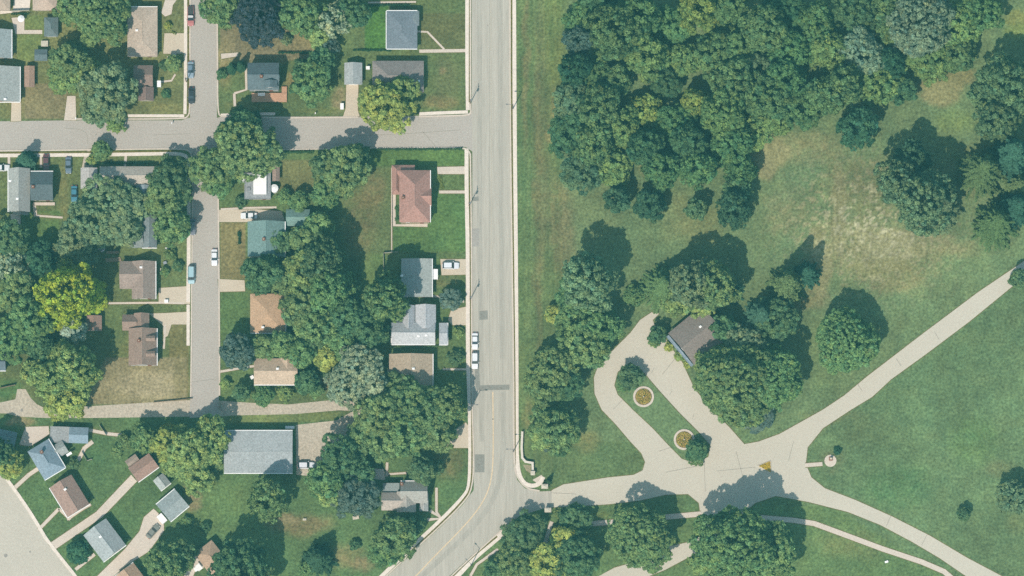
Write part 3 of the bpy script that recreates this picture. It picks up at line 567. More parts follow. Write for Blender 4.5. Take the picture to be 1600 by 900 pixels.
H('slate roofed house cut by the left edge above the alley', (-40,553,9,579), 3.3, 1.4, 'gx', roof=(104,120,132), gutters='S', wall=(220,215,205))
house('blue-grey roof in the shade at the left edge below the alley', (-2,688), [(-22,-18,26,20,3.2,1.0,'hx')], rot=-12, roof=(128,150,158))
house('brown gabled park building with bushes along its front', (1090,523), [(-34,-31,33,34,3.6,2.2,'gx'),(-39,-29,-34.6,32,2.7,.1,'f',(150,168,186))], rot=39.5, roof=(148,134,126), wall=(196,204,210), cat='building', name='park_building', vents=[(10,-6)])
# ---------------------------------------------------------------- trees
def quads_mesh(name, Cn, Nn, S, tint, m, asp=1.0, rs=None):
    n = len(Cn); rs = rs or np.random.RandomState(1)
    r = rs.normal(size=(n,3)); T = np.cross(Nn, r); T /= np.linalg.norm(T,axis=1,keepdims=True)+1e-9; B = np.cross(Nn, T)
    S = S[:,None]; a = T*S*asp; b = B*S/asp
    V = np.stack([Cn-a-b*.3, Cn-a*.1-b, Cn+a+b*.2, Cn+a*.2+b], 1).reshape(-1,3)
    me = bpy.data.meshes.new(name); me.vertices.add(n*4); me.vertices.foreach_set('co', V.ravel().astype(np.float32))
    me.loops.add(n*4); me.loops.foreach_set('vertex_index', np.arange(n*4)); me.polygons.add(n); me.polygons.foreach_set('loop_start', np.arange(0,n*4,4))
    me.update(calc_edges=True); ca = me.color_attributes.new('tint','FLOAT_COLOR','POINT')
    t = np.ones((n*4,4)); t[:,:3] = np.repeat(tint, 4, axis=0); ca.data.foreach_set('color', t.ravel().astype(np.float32)); me.materials.append(m); return me
def unit(v): return v/(np.linalg.norm(v,axis=1,keepdims=True)+1e-9)
def crown(kind, Rr, H_, seed):
    """leaf clumps over a lobed crown, radius Rr, from the trunk's foot; returns mesh"""
    rs = np.random.RandomState(seed); pts = []; nrm = []; tin = []; sz = []
    if kind == 'conifer':
        nl = int(H_/0.8)
        for k in range(nl):
            z = H_*(.12+.86*k/nl); r = Rr*(1-.93*(k/nl)**1.05); nb = rs.randint(9, 14); a0 = rs.rand()*6.28
            for b in range(nb):
                a = a0+b*6.283/nb+rs.normal()*.15; L = r*(.72+.4*rs.rand()); m = max(8, int(L*38)); t = rs.rand(m)**.7
                x = np.cos(a)*t*L; y = np.sin(a)*t*L; w_ = (1.05-t)*.55+.14; off = rs.normal(size=m)*w_*(.55)
                p = np.stack([x-np.sin(a)*off, y+np.cos(a)*off, z-t*L*.22+rs.normal(size=m)*.08], -1)
                pts.append(p); n_ = np.tile([np.cos(a)*.35,np.sin(a)*.35,.9],(m,1))+rs.normal(size=(m,3))*.4; nrm.append(n_)
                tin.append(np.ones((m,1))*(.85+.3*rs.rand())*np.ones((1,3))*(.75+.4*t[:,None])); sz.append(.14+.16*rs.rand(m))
    else:
        nlobe = {'broad': 9, 'shrub': 5, 'airy': 8, 'round': 12}[kind]; lob = []
        rv = .62*min(1.0, 0) if 0 else .62
        V = H_*.39; zc = H_*.58
        lob.append((0,0,zc+V*.15,Rr*.62))
        for k in range(nlobe):
            a = k*2.399+rs.rand()*.8; d = Rr*(.30+.36*rs.rand()) if kind != 'round' else Rr*(.4+.2*rs.rand()); q = Rr*((.26+.20*rs.rand()) if kind != 'round' else (.34+.08*rs.rand()))
            lob.append((math.cos(a)*d, math.sin(a)*d, zc+V*(rs.rand()*1.0-.55)-d*.18*V/Rr, q))
        for k in range(int(nlobe*1.7)):            # small lobes that break the outline
            a = rs.rand()*6.283; d = Rr*(.66+.30*rs.rand()); q = Rr*(.07+.16*rs.rand()); lob.append((math.cos(a)*d, math.sin(a)*d, zc+V*(rs.rand()*.6-.6), q))
        cr = {'broad': .86, 'round': .66, 'shrub': .36, 'airy': .62}[kind]*(.75+.25*min(1, Rr/8))
        lob = [(x,y,z,q,max(.8,V/Rr*1.15)) for x,y,z,q in lob]
        cl = []
        for (x,y,z,q,vz) in lob:
            m = int(4*math.pi*q*q*.9/(cr*cr)*.42)+3; d = unit(rs.normal(size=(m,3))); d[:,2] = np.abs(d[:,2])*1.0-.25*(rs.rand(m)<.5)*np.abs(d[:,2])*1.6; d = unit(d)
            p = np.array([x,y,z])+d*q*np.array([1,1,vz])*(.88+.2*rs.rand(m,1))
            ok = np.ones(m, bool)
            for (x2,y2,z2,q2,v2) in lob:
                if (x2,y2) == (x,y): continue
                e = ((p-np.array([x2,y2,z2]))/np.array([1,1,v2])); ok &= (e**2).sum(1) > (q2*.86)**2
            cl.append(np.concatenate([p[ok], d[ok]],1))
        cl = np.concatenate(cl); keep = rs.rand(len(cl)) < {'airy': .55, 'broad': .78}.get(kind, .95); cl = cl[keep]
        for c in cl:
            r = cr*(.55+.75*rs.rand()); m = int(30*(r/.85)**2*(1 if kind != 'airy' else .6))+6; m = min(m, 60)
            d = unit(rs.normal(size=(m,3))+c[3:6]*.7+np.array([0,0,.5])); p = c[:3]+d*r*(.55+.5*rs.rand(m,1))*np.array([1,1,.75])
            pts.append(p); nrm.append(unit(d+rs.normal(size=(m,3))*.42))
            lt = .5+.5*math.sin(c[0]*1.1+seed)*math.sin(c[1]*1.3+seed*2.1); t = ((.70+.5*rs.rand()) if kind != 'broad' else (.68+.56*rs.rand()))*(.88+.26*lt); hue = rs.normal()*.07+(lt-.5)*.12; tin.append(np.ones((m,1))*np.array([t*(1+hue),t,t*(1-hue)])*(.88+.24*rs.rand(m,1))); sz.append((.20+.16*rs.rand(m))*(.7 if kind == 'shrub' else 1))
        m = int(Rr*Rr*(34 if kind != 'airy' else 8)); a = rs.rand(m)*6.283; rr = Rr*.72*np.sqrt(rs.rand(m)); p = np.stack([np.cos(a)*rr, np.sin(a)*rr, zc-V*.3+rs.rand(m)*V*.7*(1-(rr/Rr)**2)],-1)
        pts.append(p); nrm.append(unit(rs.normal(size=(m,3))+np.array([0,0,.6]))); tin.append(np.ones((m,3))*.85); sz.append(.28+.14*rs.rand(m))  # inner leaves tinted darker, painting shade into the gaps of the crown
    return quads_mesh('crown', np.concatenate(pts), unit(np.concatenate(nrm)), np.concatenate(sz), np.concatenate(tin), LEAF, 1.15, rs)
def trunk(H_, Rr, seed, conifer=False):
    rs = random.Random(seed); mb = MB(); r = max(.06, H_*.020); top = H_*(.95 if conifer else .62)
    mb.cone((0,0,-.1),(0,0,H_*.06),r*1.5,r,7); mb.cone((0,0,H_*.06),(0.02*H_,0,top),r,r*.25,7)
    if not conifer:
        for k in range(6):
            a = k*1.05+rs.random()*.5; z = H_*(.28+.05*k); L = Rr*(.5+.25*rs.random())
            mb.cone((0,0,z),(math.cos(a)*L,math.sin(a)*L,z+L*.55),r*.45,r*.12,5)
    return mb.mesh('trunk', BARK)
PROTO = {}
def protos():
    for kind, cls in (('broad', (3,5,7.5,10,13)), ('round', (3,5,7.5,10,13)), ('airy', (4,7,10)), ('conifer', (2,5,8.5)), ('shrub', (1,2.2,3.5))):
        for i, r in enumerate(cls):
            for v in range(3 if r < 12 else 2):
                Hh = {'broad': 4.5+r*1.5, 'round': 4.5+r*1.5, 'airy': 4+r*1.3, 'conifer': 3.5+r*1.9, 'shrub': r*1.3+.3}[kind]
                PROTO.setdefault(kind, []).append((r, Hh, v))
protos(); PM = {}
def pmesh(kind, r, Hh, v):
    k = (kind, r, v)
    if k not in PM: PM[k] = (crown(kind, r, Hh, hash((len(kind), r, v)) % 9999), trunk(Hh, r, v, kind == 'conifer'))
    return PM[k]
TC = {'g': (92,126,76), 'dg': (74,108,70), 'lg': (112,140,80), 'ol': (96,124,76), 'yg': (136,148,76), 'y': (158,176,62), 'bg': (92,122,84), 'sg': (122,146,112),
      'gr': (86,104,88), 'pu': (62,74,74), 'dk': (56,92,64), 'pb': (136,164,138), 'sp': (62,104,80)}
_tr = random.Random(9)
def tree(px, py, rpx, kind, col, label, hs=1.0, group=None, cat=None, name=None, dx=0, dy=0):
    rpx *= 1.1; r = rpx*MPP; cands = [c for c in PROTO[kind]]; best = min(abs(c[0]-r) for c in cands); c = _tr.choice([c for c in cands if abs(abs(c[0]-r)-best) < 1e-6])
    cm, tm = pmesh(kind, *c); s = r/c[0]; sz = s*hs*(.92+.16*_tr.random()); hh = c[1]*sz
    p = W(px, py, hh*.62 if kind != 'shrub' else hh*.5); p.z = 0
    nm = name or {'broad': 'tree', 'round': 'tree', 'airy': 'bare_tree', 'conifer': 'conifer_tree', 'shrub': 'shrub'}[kind]
    root = empty(nm, p, _tr.random()*6.283, label, cat or ('shrub' if kind == 'shrub' else 'tree'), group); root.scale = (s, s, sz)
    k = _tr.uniform(1.75, 2.15)*(.78 if col == 'y' else .72 if kind == 'conifer' else .80 if group else 1); cc = C(*TC[col], k) if isinstance(col, str) else C(*col, k); jr = _tr.uniform(1.08, 1.36) if col not in ('pu','gr','y','yg') else 1.0; jr = min(jr, 1.18) if col in ('lg','ol','sg') else jr; jr *= .88 if group else 1; cc = (cc[0]*jr, cc[1]*.98, cc[2]*1.06, 1)
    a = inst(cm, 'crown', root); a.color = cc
    inst(tm, 'trunk', root)
    return root
WOODG = 'trees of the park wood'
TREES = [
 # (px, py, radius, kind, colour, label[, height factor])
 (158,22,42,'round','g','broad mid green tree left of the long flat tan roof'), (118,12,26,'broad','g','mid green tree at the top edge beside the tan roof patio'),
 (108,92,28,'broad','ol','loose olive tree right of the tiny dark shed'), (100,124,22,'broad','lg','light olive tree above the dry front yard',.8), (135,110,22,'broad','lg','small olive tree wedged beside the big blue-green tree'),
 (168,146,42,'broad','bg','large grey-green tree west of the brown roofed house'), (182,192,14,'shrub','lg','pale hanging branch bush at the north side of the street'), (150,176,18,'broad','bg','grey-green tree reaching the side street kerb',.8),
 (271,99,11,'round','g','small round tree below the concrete driveway',.8), (256,103,6,'shrub','dg','dark shrub beside the small round tree at the driveway'), (259,147,6,'shrub','dg','dark shrub south-east of the brown roofed house'),
 (262,40,5,'shrub','yg','yellow-green shrub in the paved bed by the tan roof'),
 (346,6,30,'broad','g','bright green tree at the top edge beside the street'), (404,28,38,'round','pu','dark purple-grey copper beech on the dry lawn'),
 (472,18,34,'broad','g','mid green tree right of the copper beech'), (498,52,18,'broad','lg','light green tree between the copper beech and the grey-green one',.8), (524,30,24,'airy','sg','tall pale grey-green tree with thin branches near the dark roofed house',1.3),
 (512,72,16,'airy','gr','thin grey tree above the small pale garage'), (549,20,24,'broad','dg','dark tree left of the bright lawn',1.2),  # the dark crown by the bright lawn replaces a tall tree's shadow
 (447,62,7,'shrub','bg','grey-green shrub on the dry lawn by the copper beech'), (488,128,28,'broad','g','green tree right of the orange deck'), (503,96,18,'broad','dg','dark green tree above the green tree by the orange deck'), (470,104,12,'broad','dg','small dark tree north-east of the slate blue roof'),
 (361,104,8,'conifer','dk','left one of two pointed evergreens in the dry yard',1.3), (376,102,8,'conifer','dk','right one of two pointed evergreens in the dry yard',1.3), (346,116,7,'shrub','dg','low dark shrub left of the two pointed evergreens'), (459,139,6,'shrub','dg','dark shrub beside the orange deck'),
 (604,166,38,'broad','yg','large yellow-olive tree overhanging the side street'), (628,140,22,'broad','lg','olive tree crown in front of the grey-brown roof',1.1), (572,158,12,'broad','lg','light green tree edge beside the garage driveway',.7),
 (376,176,10,'shrub','dg','dark shrub on the north kerb near the big street tree'),(400,183,8,'shrub','dk','low dark shrub in the shade on the north kerb'),
 (158,236,13,'round','g','small round street tree at the south kerb',.8), (144,250,7,'shrub','lg','light green shrub below the small round street tree'), (40,248,15,'conifer','sp','blue-green spruce at the pavement above the grey gabled house'),
 (172,324,46,'broad','bg','big blue-green tree covering the long pale roof',.7), (140,345,38,'broad','bg','blue-green tree below the flat pale garage'), (186,348,30,'broad','bg','blue-green tree left of the hidden grey roof',.8), (212,318,20,'broad','bg','blue-green crown over the east end of the long pale roof',.7),
 (264,278,32,'broad','dg','dark green tree at the street corner of the left block'), (258,312,28,'broad','g','green tree below the corner tree of the left block'), (268,352,26,'broad','g','mid green tree beside the hidden grey roof'), (284,300,16,'broad','dg','dark tree beside the residential street pavement'),
 (266,398,8,'shrub','g','shrub in the garden east of the T-shaped roof'), (278,415,7,'shrub','dg','low green shrub near the parked light teal car'), (258,425,6,'shrub','g','green shrub beside the T-shaped roof'),
 (382,228,48,'broad','ol','large olive-green tree at the crossing'), (336,262,36,'broad','g','green tree hanging over the residential street'), (372,205,30,'broad','dg','dark green top part of the trees at the crossing'), (418,236,20,'broad','dg','dark green tree at the right side of the crossing trees'), (340,288,18,'broad','g','green tree left of the white upper roof'),
 (378,316,8,'shrub','dg','small dark shrub above the driveway with white cars'), (445,308,12,'shrub','g','green shrub row right of the white round tank'), (468,315,14,'broad','g','small green tree above the teal garage',.8),
 (535,268,38,'broad','g','large green tree in the middle block behind the red house'), (505,262,20,'broad','dg','dark green tree left of the large green one'), (560,245,18,'broad','dg','dark tree by the hedge near the side street'), (508,300,22,'broad','g','green tree below the dark green one near the white edging'),
 (500,352,20,'broad','g','green tree right of the teal garage'), (475,375,20,'broad','ol','olive tree between the teal house and the deep shade'),   (500,408,34,'broad','dg','dark green tree below the olive one in the middle block',1.7),
 (435,380,16,'broad','dg','small dark green tree over the teal roof corner',.8), (412,428,28,'broad','dg','round dark green tree above the peach roof'), (447,440,22,'broad','ol','olive tree beside the peach roof'), (475,425,30,'broad','lg','light olive tree in the middle of the tree mass',1.1), (515,450,34,'broad','g','green tree in the centre of the middle block',1.6),
 (470,480,28,'broad','ol','olive tree right of the peach roof'), (495,510,28,'broad','g','mid green tree south-east of the peach roof'), (533,446,22,'broad','g','green tree at the west edge of the strip of lawn',1.2), (540,490,32,'broad','dg','dark green tree in the lower part of the tree mass'), (604,464,31,'round','g','smooth green tree north-west of the pale metal roof',1.9), (575,515,28,'broad','dg','dark green tree left of the pale metal roof'),
 (566,570,34,'broad','sg','silvery green tree left of the tan-brown roof',1.1), (545,600,32,'broad','sg','pale silvery tree over the end of the alley'), (585,605,20,'broad','sg','small silvery green tree below the tan-brown roof'), (535,540,22,'broad','g','green tree above the silvery trees'), (510,560,18,'broad','yg','bright yellow-green tree at the east end of the hedge trees',.8),
 (412,540,18,'broad','g','green tree under the peach roofed house, western one'), (440,540,20,'broad','g','green tree between the peach and the small tan roof'), (470,550,20,'broad','g','green tree right of the rear wing of the small tan house'), (487,528,18,'broad','dg','dark green tree below the tree right of the peach roof'),
 (371,548,24,'round','gr','dull grey-green round tree near the residential street'), (352,600,9,'shrub','lg','pale shrub beside the path to the small tan house'), (378,612,12,'broad','dg','dark small tree south-west of the small tan house'), (412,617,16,'shrub','g','green bushy shrub south of the small tan house'), (447,615,12,'shrub','lg','light green shrub south of the small tan house'), (480,598,17,'broad','dg','dark tree right of the small tan house'), (508,582,11,'shrub','dg','dark round shrub by the worn path'), (495,610,12,'shrub','g','green shrub at the alley edge'),
 (14,372,26,'broad','dg','dark tree at the left edge below the grey gabled house'), (60,405,24,'broad','dk','very dark tree below the small lawn'), (115,375,28,'broad','bg','grey-green tree right of the small lawn'), (130,395,22,'broad','bg','grey-green tree above the deep shade by the yellow tree'), (18,420,26,'airy','sg','pale thin tree at the left edge above the big green one'),  # the very dark crown is a neighbouring tree's shadow put into leaf colour
 (22,460,34,'broad','g','big green tree at the left edge beside the yellow tree'), (48,500,34,'broad','g','green tree south-west of the yellow tree'), (15,525,34,'broad','g','green tree at the left edge above the slate roof'), (62,540,22,'broad','dg','dark green tree above the yellow-green one'),
 (98,458,44,'broad','y','bright yellow tree in the left block',1.5), (88,490,22,'broad','y','lower bright yellow part tree pointing at the pale blue-green one',.8), (143,462,24,'broad','y','small yellow tree at the east side of the bright yellow one',.8), (105,420,16,'broad','yg','yellow-green tree on the north side of the bright yellow one'), 
 (114,516,17,'round','pb','pale blue-green tree left of the small brown shed'),  (97,555,20,'broad','lg','light green tree in the shade below the pale blue-green tree',1.2),
 (88,590,34,'broad','lg','large light green tree above the alley',1.3), (122,580,34,'broad','lg','light green tree left of the dry yard',1.5), (100,625,30,'broad','yg','yellow-green tree spreading over the alley',.9), (55,580,18,'broad','lg','light green tree at the west of the alley group',.9),
 (590,655,36,'broad','g','green tree right of the gravel yard'), (632,625,34,'broad','ol','olive-green tree below the tan-brown roof'), (665,645,38,'broad','ol','large olive-green tree near the main road'), (700,632,26,'broad','g','green tree at the pavement of the main road',1.3), (635,680,36,'broad','g','green tree above the gabled house'), (682,680,28,'broad','ol','olive tree left of the pale drive'), (600,690,28,'broad','g','mid green tree above the small patio'), (615,590,12,'broad','dg','small dark tree at the corner of the tan-brown roof'), (566,680,22,'broad','ol','olive tree at the east end of the gravel yard'),
 (712,560,12,'shrub','dg','dark shrub in front of the tan-brown house'), (705,466,15,'round','gr','small round grey-green tree in the front lawn of the flat grey roof',.7),(716,520,7,'shrub','lg','light shrub in the garden of the pale metal roof'),
 (262,690,26,'broad','yg','yellow-green tree left of the large flat hall'), (300,702,38,'broad','lg','large light green tree west of the large flat hall'), (330,680,26,'broad','lg','light green tree at the north-west corner of the hall',1.2), (310,745,24,'broad','lg','light olive tree south-west of the hall'), (276,725,22,'broad','lg','pale green tree beside the small pale shed'), (225,684,20,'round','g','round green tree above the brown garage',.9), (336,720,14,'broad','ol','small olive tree touching the hall',.8),
 (508,748,26,'broad','g','green tree below the parked white cars'), (530,715,32,'broad','dg','dark green tree south of the gravel yard'), (515,770,20,'broad','lg','light green tree below the gravel yard tree'), (555,775,34,'broad','gr','dull grey-green tree left of the gabled house'), (660,735,18,'round','dg','dark green tree north-east of the gabled roof',1.2), (682,730,10,'broad','dg','small dark tree beside the lawn at the curve',1.2), (567,740,18,'broad','dg','dark tree left of the small patio'),  # the dull grey-green crown is coloured for a greyish patch of shadow
 (415,782,28,'broad','g','solitary green tree south of the large flat hall',1.3), (614,842,31,'broad','g','green tree below the gabled house near the curve'), (648,818,14,'broad','dg','dark tree under the south porch of the gabled house'), (600,860,22,'broad','g','green tree near the pavement at the bottom'),
 (497,872,26,'conifer','dk','dark ragged evergreen on the dry bottom lawn'), (555,852,7,'shrub','dg','small dark shrub on the bottom lawn'), (480,890,14,'shrub','g','green shrub below the dark ragged evergreen'), (378,885,44,'broad','dg','large dark tree at the bottom edge right of the tan roof',1.3), (260,885,34,'broad','g','green tree at the bottom edge below the grey garage',1.2), (285,868,20,'broad','dg','dark tree beside the pale patio at the bottom'), (322,824,7,'shrub','dg','small dark shrub above the tan roof at the bottom'), (292,815,9,'shrub','g','round green shrub below the grey garage'),
 (122,862,16,'round','dk','dark round tree in front of the grey-green house',.7), (10,722,22,'broad','yg','yellow-green tree at the left edge by the blue-grey house',.9), (-5,760-55,22,'broad','dg','dark tree at the left edge behind the yellow-green one',1.4), (115,725,7,'shrub','dg','dark shrub behind the blue-grey house'), (183,705,10,'shrub','g','low green shrub in the lawn behind the blue-grey house'), (195,690,12,'shrub','g','green shrub at the end of the garage path'),
 # park, west row
 (922,440,40,'broad','bg','blue-green tree at the head of the park row',1.5),  (900,465,28,'broad','g','green tree on the west side of the park row'), (905,500,34,'broad','g','mid green tree of the park row beside the yellow sprays'), (940,510,28,'broad','g','green tree of the park row next to the drive'), (915,545,30,'broad','g','green tree of the park row at the bend of the drive'), (868,490,14,'broad','yg','yellow-green bush on the west side of the park row',.9), (894,552,12,'broad','yg','yellow-green bush low in the park row',.9), (935,530,10,'shrub','yg','pale flowering shrub at the drive'),
 (866,575,32,'broad','g','green tree below the park row'), (852,600,28,'broad','g','green tree near the main road pavement below the park row'), (888,600,22,'broad','dg','dark tree above the last tree of the park row'), (866,668,36,'broad','g','last green tree at the south end of the park row'), (850,680,20,'broad','lg','light green side of the southmost park row tree',.8), (848,690,8,'shrub','gr','grey shrub at the foot of the southmost park tree'), (858,700,9,'shrub','gr','bluish grey shrub beside the grey shrub in the park'), (875,706,9,'shrub','dg','dark shrub below the southmost park tree'),
 (1038,445,36,'conifer','g','pale green conifer north-west of the park building'), (1080,440,34,'broad','bg','tall blue-green tree north of the park building',1.5), (1118,442,34,'broad','g','green tree north-east of the park building',1.5), (1060,465,24,'broad','lg','light green tree at the north wall of the park building'), (1100,470,22,'broad','lg','bright green tree over the park building roof edge',.8), (1140,450,22,'conifer','sp','small dark conifer right of the trees behind the park building'), (992,462,16,'shrub','g','dull green shrub left of the pale green conifer'),
 (1150,600,58,'round','g','largest green tree right of the park building',1.15), (1205,590,46,'round','g','big green tree on the east side of the largest one',1.15), (1120,570,30,'broad','lg','lighter green tree hugging the park building'), (1170,540,34,'broad','bg','blue-green tree north of the largest park tree'), (1215,500,34,'broad','dg','dark tree north-east of the park building'), (1190,490,28,'conifer','sp','dark conifer above the big park trees',1.2), (1130,510,18,'broad','dg','small dark tree at the east end of the park building'),
 (1182,648,24,'round','gr','dull grey-green low tree south of the largest park tree',.45),
 (1232,440,30,'conifer','ol','sparse olive conifer standing in the dry grass',1.5), (1322,535,46,'round','g','solitary round green tree beside the diagonal path',1.1), (1262,425,22,'conifer','sp','dark slim conifer beside the sparse olive one',1.4),
  (1440,312,46,'broad','bg','largest grey-green tree of the group in the dry field',1.8), (1404,286,34,'broad','bg','grey-green tree at the west of the group in the dry field',1.7), (1425,250,26,'broad','dk','dark tree at the north of the group in the dry field',1.5), (1472,322,34,'conifer','bg','grey-green conifer at the south-east of the group in the dry field',1.4),  (1538,262,38,'conifer','ol','olive radial conifer near the right edge',1.3), (1585,235,34,'conifer','sp','dark conifer at the right edge',1.5), (1560,345,36,'conifer','g','green radial conifer at the right edge above the path',1.2), (1590,320,30,'conifer','sp','dark conifer at the right edge above the path',1.3), (1575,130,42,'broad','dg','dark tree at the right edge below the bright grass',1.3), (1560,185,34,'broad','dg','dark green tree above the pale radial conifer',1.2), (1596,290,26,'conifer','ol','olive conifer cut by the right edge'), (1538,145,20,'broad','dg','dark tree left of the dark tree at the right edge',1.2),  # dark northern crown: shadow of the tall field trees put into its colour
 (1338,198,28,'broad','dk','dark tree between the wood and the dry field',1.1), (962,310,18,'broad','dk','small dark tree below the wood, western one',1.3), (1016,318,22,'broad','dk','dark tree with ragged outline below the wood',1.2), (1087,328,14,'broad','dg','smallest dark tree below the wood'), (1145,330,24,'broad','dk','tall dark tree by the field below the wood',1.5), (1150,300,20,'broad','dg','green-black tree above the tall dark tree by the field'),
 (983,590,17,'broad','dg','small tree on the island next to the upper flower bed',.8), (975,603,9,'shrub','g','green shrub at the tip of the island'), (1088,704,15,'round','dg','round dark tree on the island over the lower flower bed',.7), (1088,716,12,'shrub','g','green shrub at the south tip of the island'),
 (1027,524,12,'broad','dg','small dark tree at the corner of the park building',.9), (1022,533,8,'shrub','g','green bush at the rounded pad by the park building'), (1045,542,6,'shrub','yg','small olive bush in front of the park building'), (1062,557,7,'shrub','lg','green bush at the front of the park building'), (1074,570,5,'shrub','yg','smallest olive bush at the front of the park building'),
 (1000,838,46,'round','g','large round green tree south of the park drive'), (1150,850,56,'round','g','largest green tree south of the park drive',1.25), (1205,855,42,'broad','g','green tree on the east side of the largest southern tree',1.2), (1110,872,30,'broad','lg','light green tree at the west foot of the largest southern tree'),
 (818,834,32,'broad','dg','dark tree beside the curve in the bottom thicket',.7), (800,880,24,'broad','g','green tree at the bottom beside the narrow path'), (854,880,28,'broad','yg','yellow-green tree at the bottom of the thicket'), (882,842,20,'broad','yg','small yellow-green tree in the thicket',.9), (905,872,34,'broad','dg','dark green tree at the bottom of the thicket'), (898,810,22,'broad','dg','dark tree just below the park drive entrance',.7), (874,802,7,'shrub','g','green shrub beside the southern stone pillar'), (895,885,16,'broad','lg','pale green tree at the bottom edge of the thicket'), (770,890,14,'broad','dg','dark tree at the bottom edge left of the thicket'),
 (857,752,5,'conifer','dk','tiny pointed evergreen beside the northern stone pillar',1.3),
 (1585,775,24,'round','bg','blue-green tree cut by the right edge below the lawn',.9), (1506,803,9,'round','dg','small dark tree alone on the big lawn',.9), (1308,704,5,'shrub','dk','tiny dark shrub above the round plaza'), (1592,436,13,'round','dg','small tree overhanging the diagonal path at the right edge',.9),
]
WOOD = [
 (915,28,26,'g','green tree at the north-west corner of the wood'), (962,52,40,'ol','large olive tree in the north-west of the wood'), (1000,20,30,'g','green tree at the top edge above the large olive one'), (1012,84,30,'lg','light olive tree right of the large olive one'), (905,62,20,'gr','grey twiggy tree at the west edge of the wood'),
 (940,5,28,'dg','dark tree at the top edge of the wood near its corner'), (898,110,22,'dk','dark tree at the west edge of the wood below the grey twiggy one'), (928,112,22,'g','mid green tree south of the large olive one'), (898,160,28,'bg','blue-green tree at the west edge of the wood'), (938,170,30,'ol','olive tree right of the blue-green edge tree'), (965,125,20,'ol','small olive tree between dark gaps in the western wood'),
 (890,210,28,'dg','dark green tree at the south-west edge of the wood'), (930,225,30,'g','green tree in the south-west of the wood'), (912,268,28,'bg','grey-green tree hanging out of the wood in the south-west',), (960,260,26,'lg','light green tree at the southern wood edge'), (975,200,26,'lg','light olive tree in the southern wood'), (1005,175,24,'yg','yellowish tree in the middle of the southern wood'), (1010,228,26,'dg','dark tree in the middle of the southern wood'), (1035,262,26,'g','green tree at the southern wood edge above the ragged dark tree'),
 (1050,40,26,'g','green tree right of the shaded gap at the top of the wood'), (1068,92,22,'lg','light green crown bordering a dark gap'), (1094,14,28,'yg','yellow-green tree at the top edge of the wood'), (1140,10,26,'g','green tree right of the yellow-green one at the top'), (1040,130,20,'dg','dark tree left of the small yellow tree'), (1086,158,18,'yg','small yellow-green tree in the wood'), (1118,84,28,'g','smooth round green tree in the centre of the wood'), (1158,70,26,'g','green tree right of the smooth round one'),
 (1148,132,34,'ol','mottled olive tree in the centre of the wood'), (1130,175,30,'lg','light olive tree south of the mottled olive one'), (1055,190,24,'g','green tree below the small yellow tree'), (1080,225,26,'dg','dark green tree in the south of the wood'), (1105,200,20,'g','green tree right of the one below the yellow tree'), (1142,228,28,'g','mid green tree at the south-east side of the wood'), (1090,262,24,'g','green tree near the southern edge of the wood'), (1158,262,22,'g','green tree at the south tip of the wood'), (1178,205,24,'lg','light green tree bordering the dry field'),
 (1195,45,30,'ol','olive tree in the upper middle of the wood'), (1182,105,26,'bg','blue-green tree in the middle of the wood'), (1200,155,30,'ol','olive tree near the dry corner of the field'), (1235,75,32,'g','green tree in the upper middle right of the wood'), (1225,15,28,'dg','dark tree at the top edge above the middle'), (1228,122,28,'g','green tree with dark gaps around in the middle right'), (1255,170,26,'g','green tree at the wood edge above the dry field'), (1215,190,20,'lg','light tree on the edge of the dry field corner'),
 (1275,35,28,'g','green tree at the top, left of the pale mottled ones'), (1300,85,28,'lg','light green tree left of the pale mottled tree'), (1292,150,26,'ol','olive tree near the southern wood edge, eastern part'), (1318,130,28,'ol','olive tree below the light green one'), (1345,80,34,'sg','pale mottled tree in the eastern wood'), (1335,20,28,'dg','dark green tree at the top of the eastern wood'), (1370,130,30,'lg','light green tree at the bottom of the eastern wood'), (1395,100,20,'dk','dark tree beside the shaded gap in the eastern wood'),
 (1440,35,46,'sg','largest pale mottled tree in the north-east of the wood'), (1450,88,36,'lg','light olive tree below the largest pale mottled one'), (1402,40,26,'g','green tree left of the largest pale mottled one'), (1495,35,34,'lg','light green tree right of the largest pale mottled one'), (1495,85,26,'ol','olive tree at the eastern wood edge'), (1535,18,26,'g','green tree at the top edge near the bright grass'), (1385,5,24,'ol','olive tree at the top edge of the eastern wood'), (1410,140,18,'dg','dark low tree at the wood edge above the dry field'),
]
for t in TREES:
    tree(*t[:6], hs=(t[6] if len(t) > 6 else 1.0))
for i, t in enumerate(WOOD):
    tree(t[0], t[1], t[2]*1.05, 'broad' if i % 4 else 'round', t[3], t[4], hs=_tr.uniform(.75, 1.45), group=WOODG)

# undergrowth and hedges
def hedge(pts, wpx, h, label, col='dg', name='hedge'):
    P = [W(x, y).xy for x, y in pts]; rs = np.random.RandomState(len(pts)*7+int(pts[0][0])); c = []; n_ = []
    for a, b in zip(P, P[1:]):
        L = (b-a).length; m = int(L*wpx*MPP*34*(.6+h)); t = rs.rand(m); u = np.array([a.x,a.y])+t[:,None]*np.array([b.x-a.x,b.y-a.y]); d = (b-a).normalized()
        off = (rs.rand(m)-.5)*wpx*MPP*(.8+.4*np.sin(t*L*2)); z = h*(1-.4*(2*off/(wpx*MPP))**2)*(.75+.3*rs.rand(m))
        c.append(np.stack([u[:,0]-d.y*off, u[:,1]+d.x*off, z*rs.rand(m)**.3],-1)); n_.append(rs.normal(size=(m,3))*.5+np.array([0,0,1]))
    c = np.concatenate(c); n_ = unit(np.concatenate(n_)); o0 = c.mean(0); o0[2] = 0
    me = quads_mesh(name, c-o0, n_, .10+.1*rs.rand(len(c)), np.ones((len(c),3))*(.8+.4*rs.rand(len(c),1)), LEAF, 1.1, rs)
    o = bpy.data.objects.new(name, me); COL.objects.link(o); o.location = o0; o.color = C(*TC[col]); tag(o, label, 'hedge')
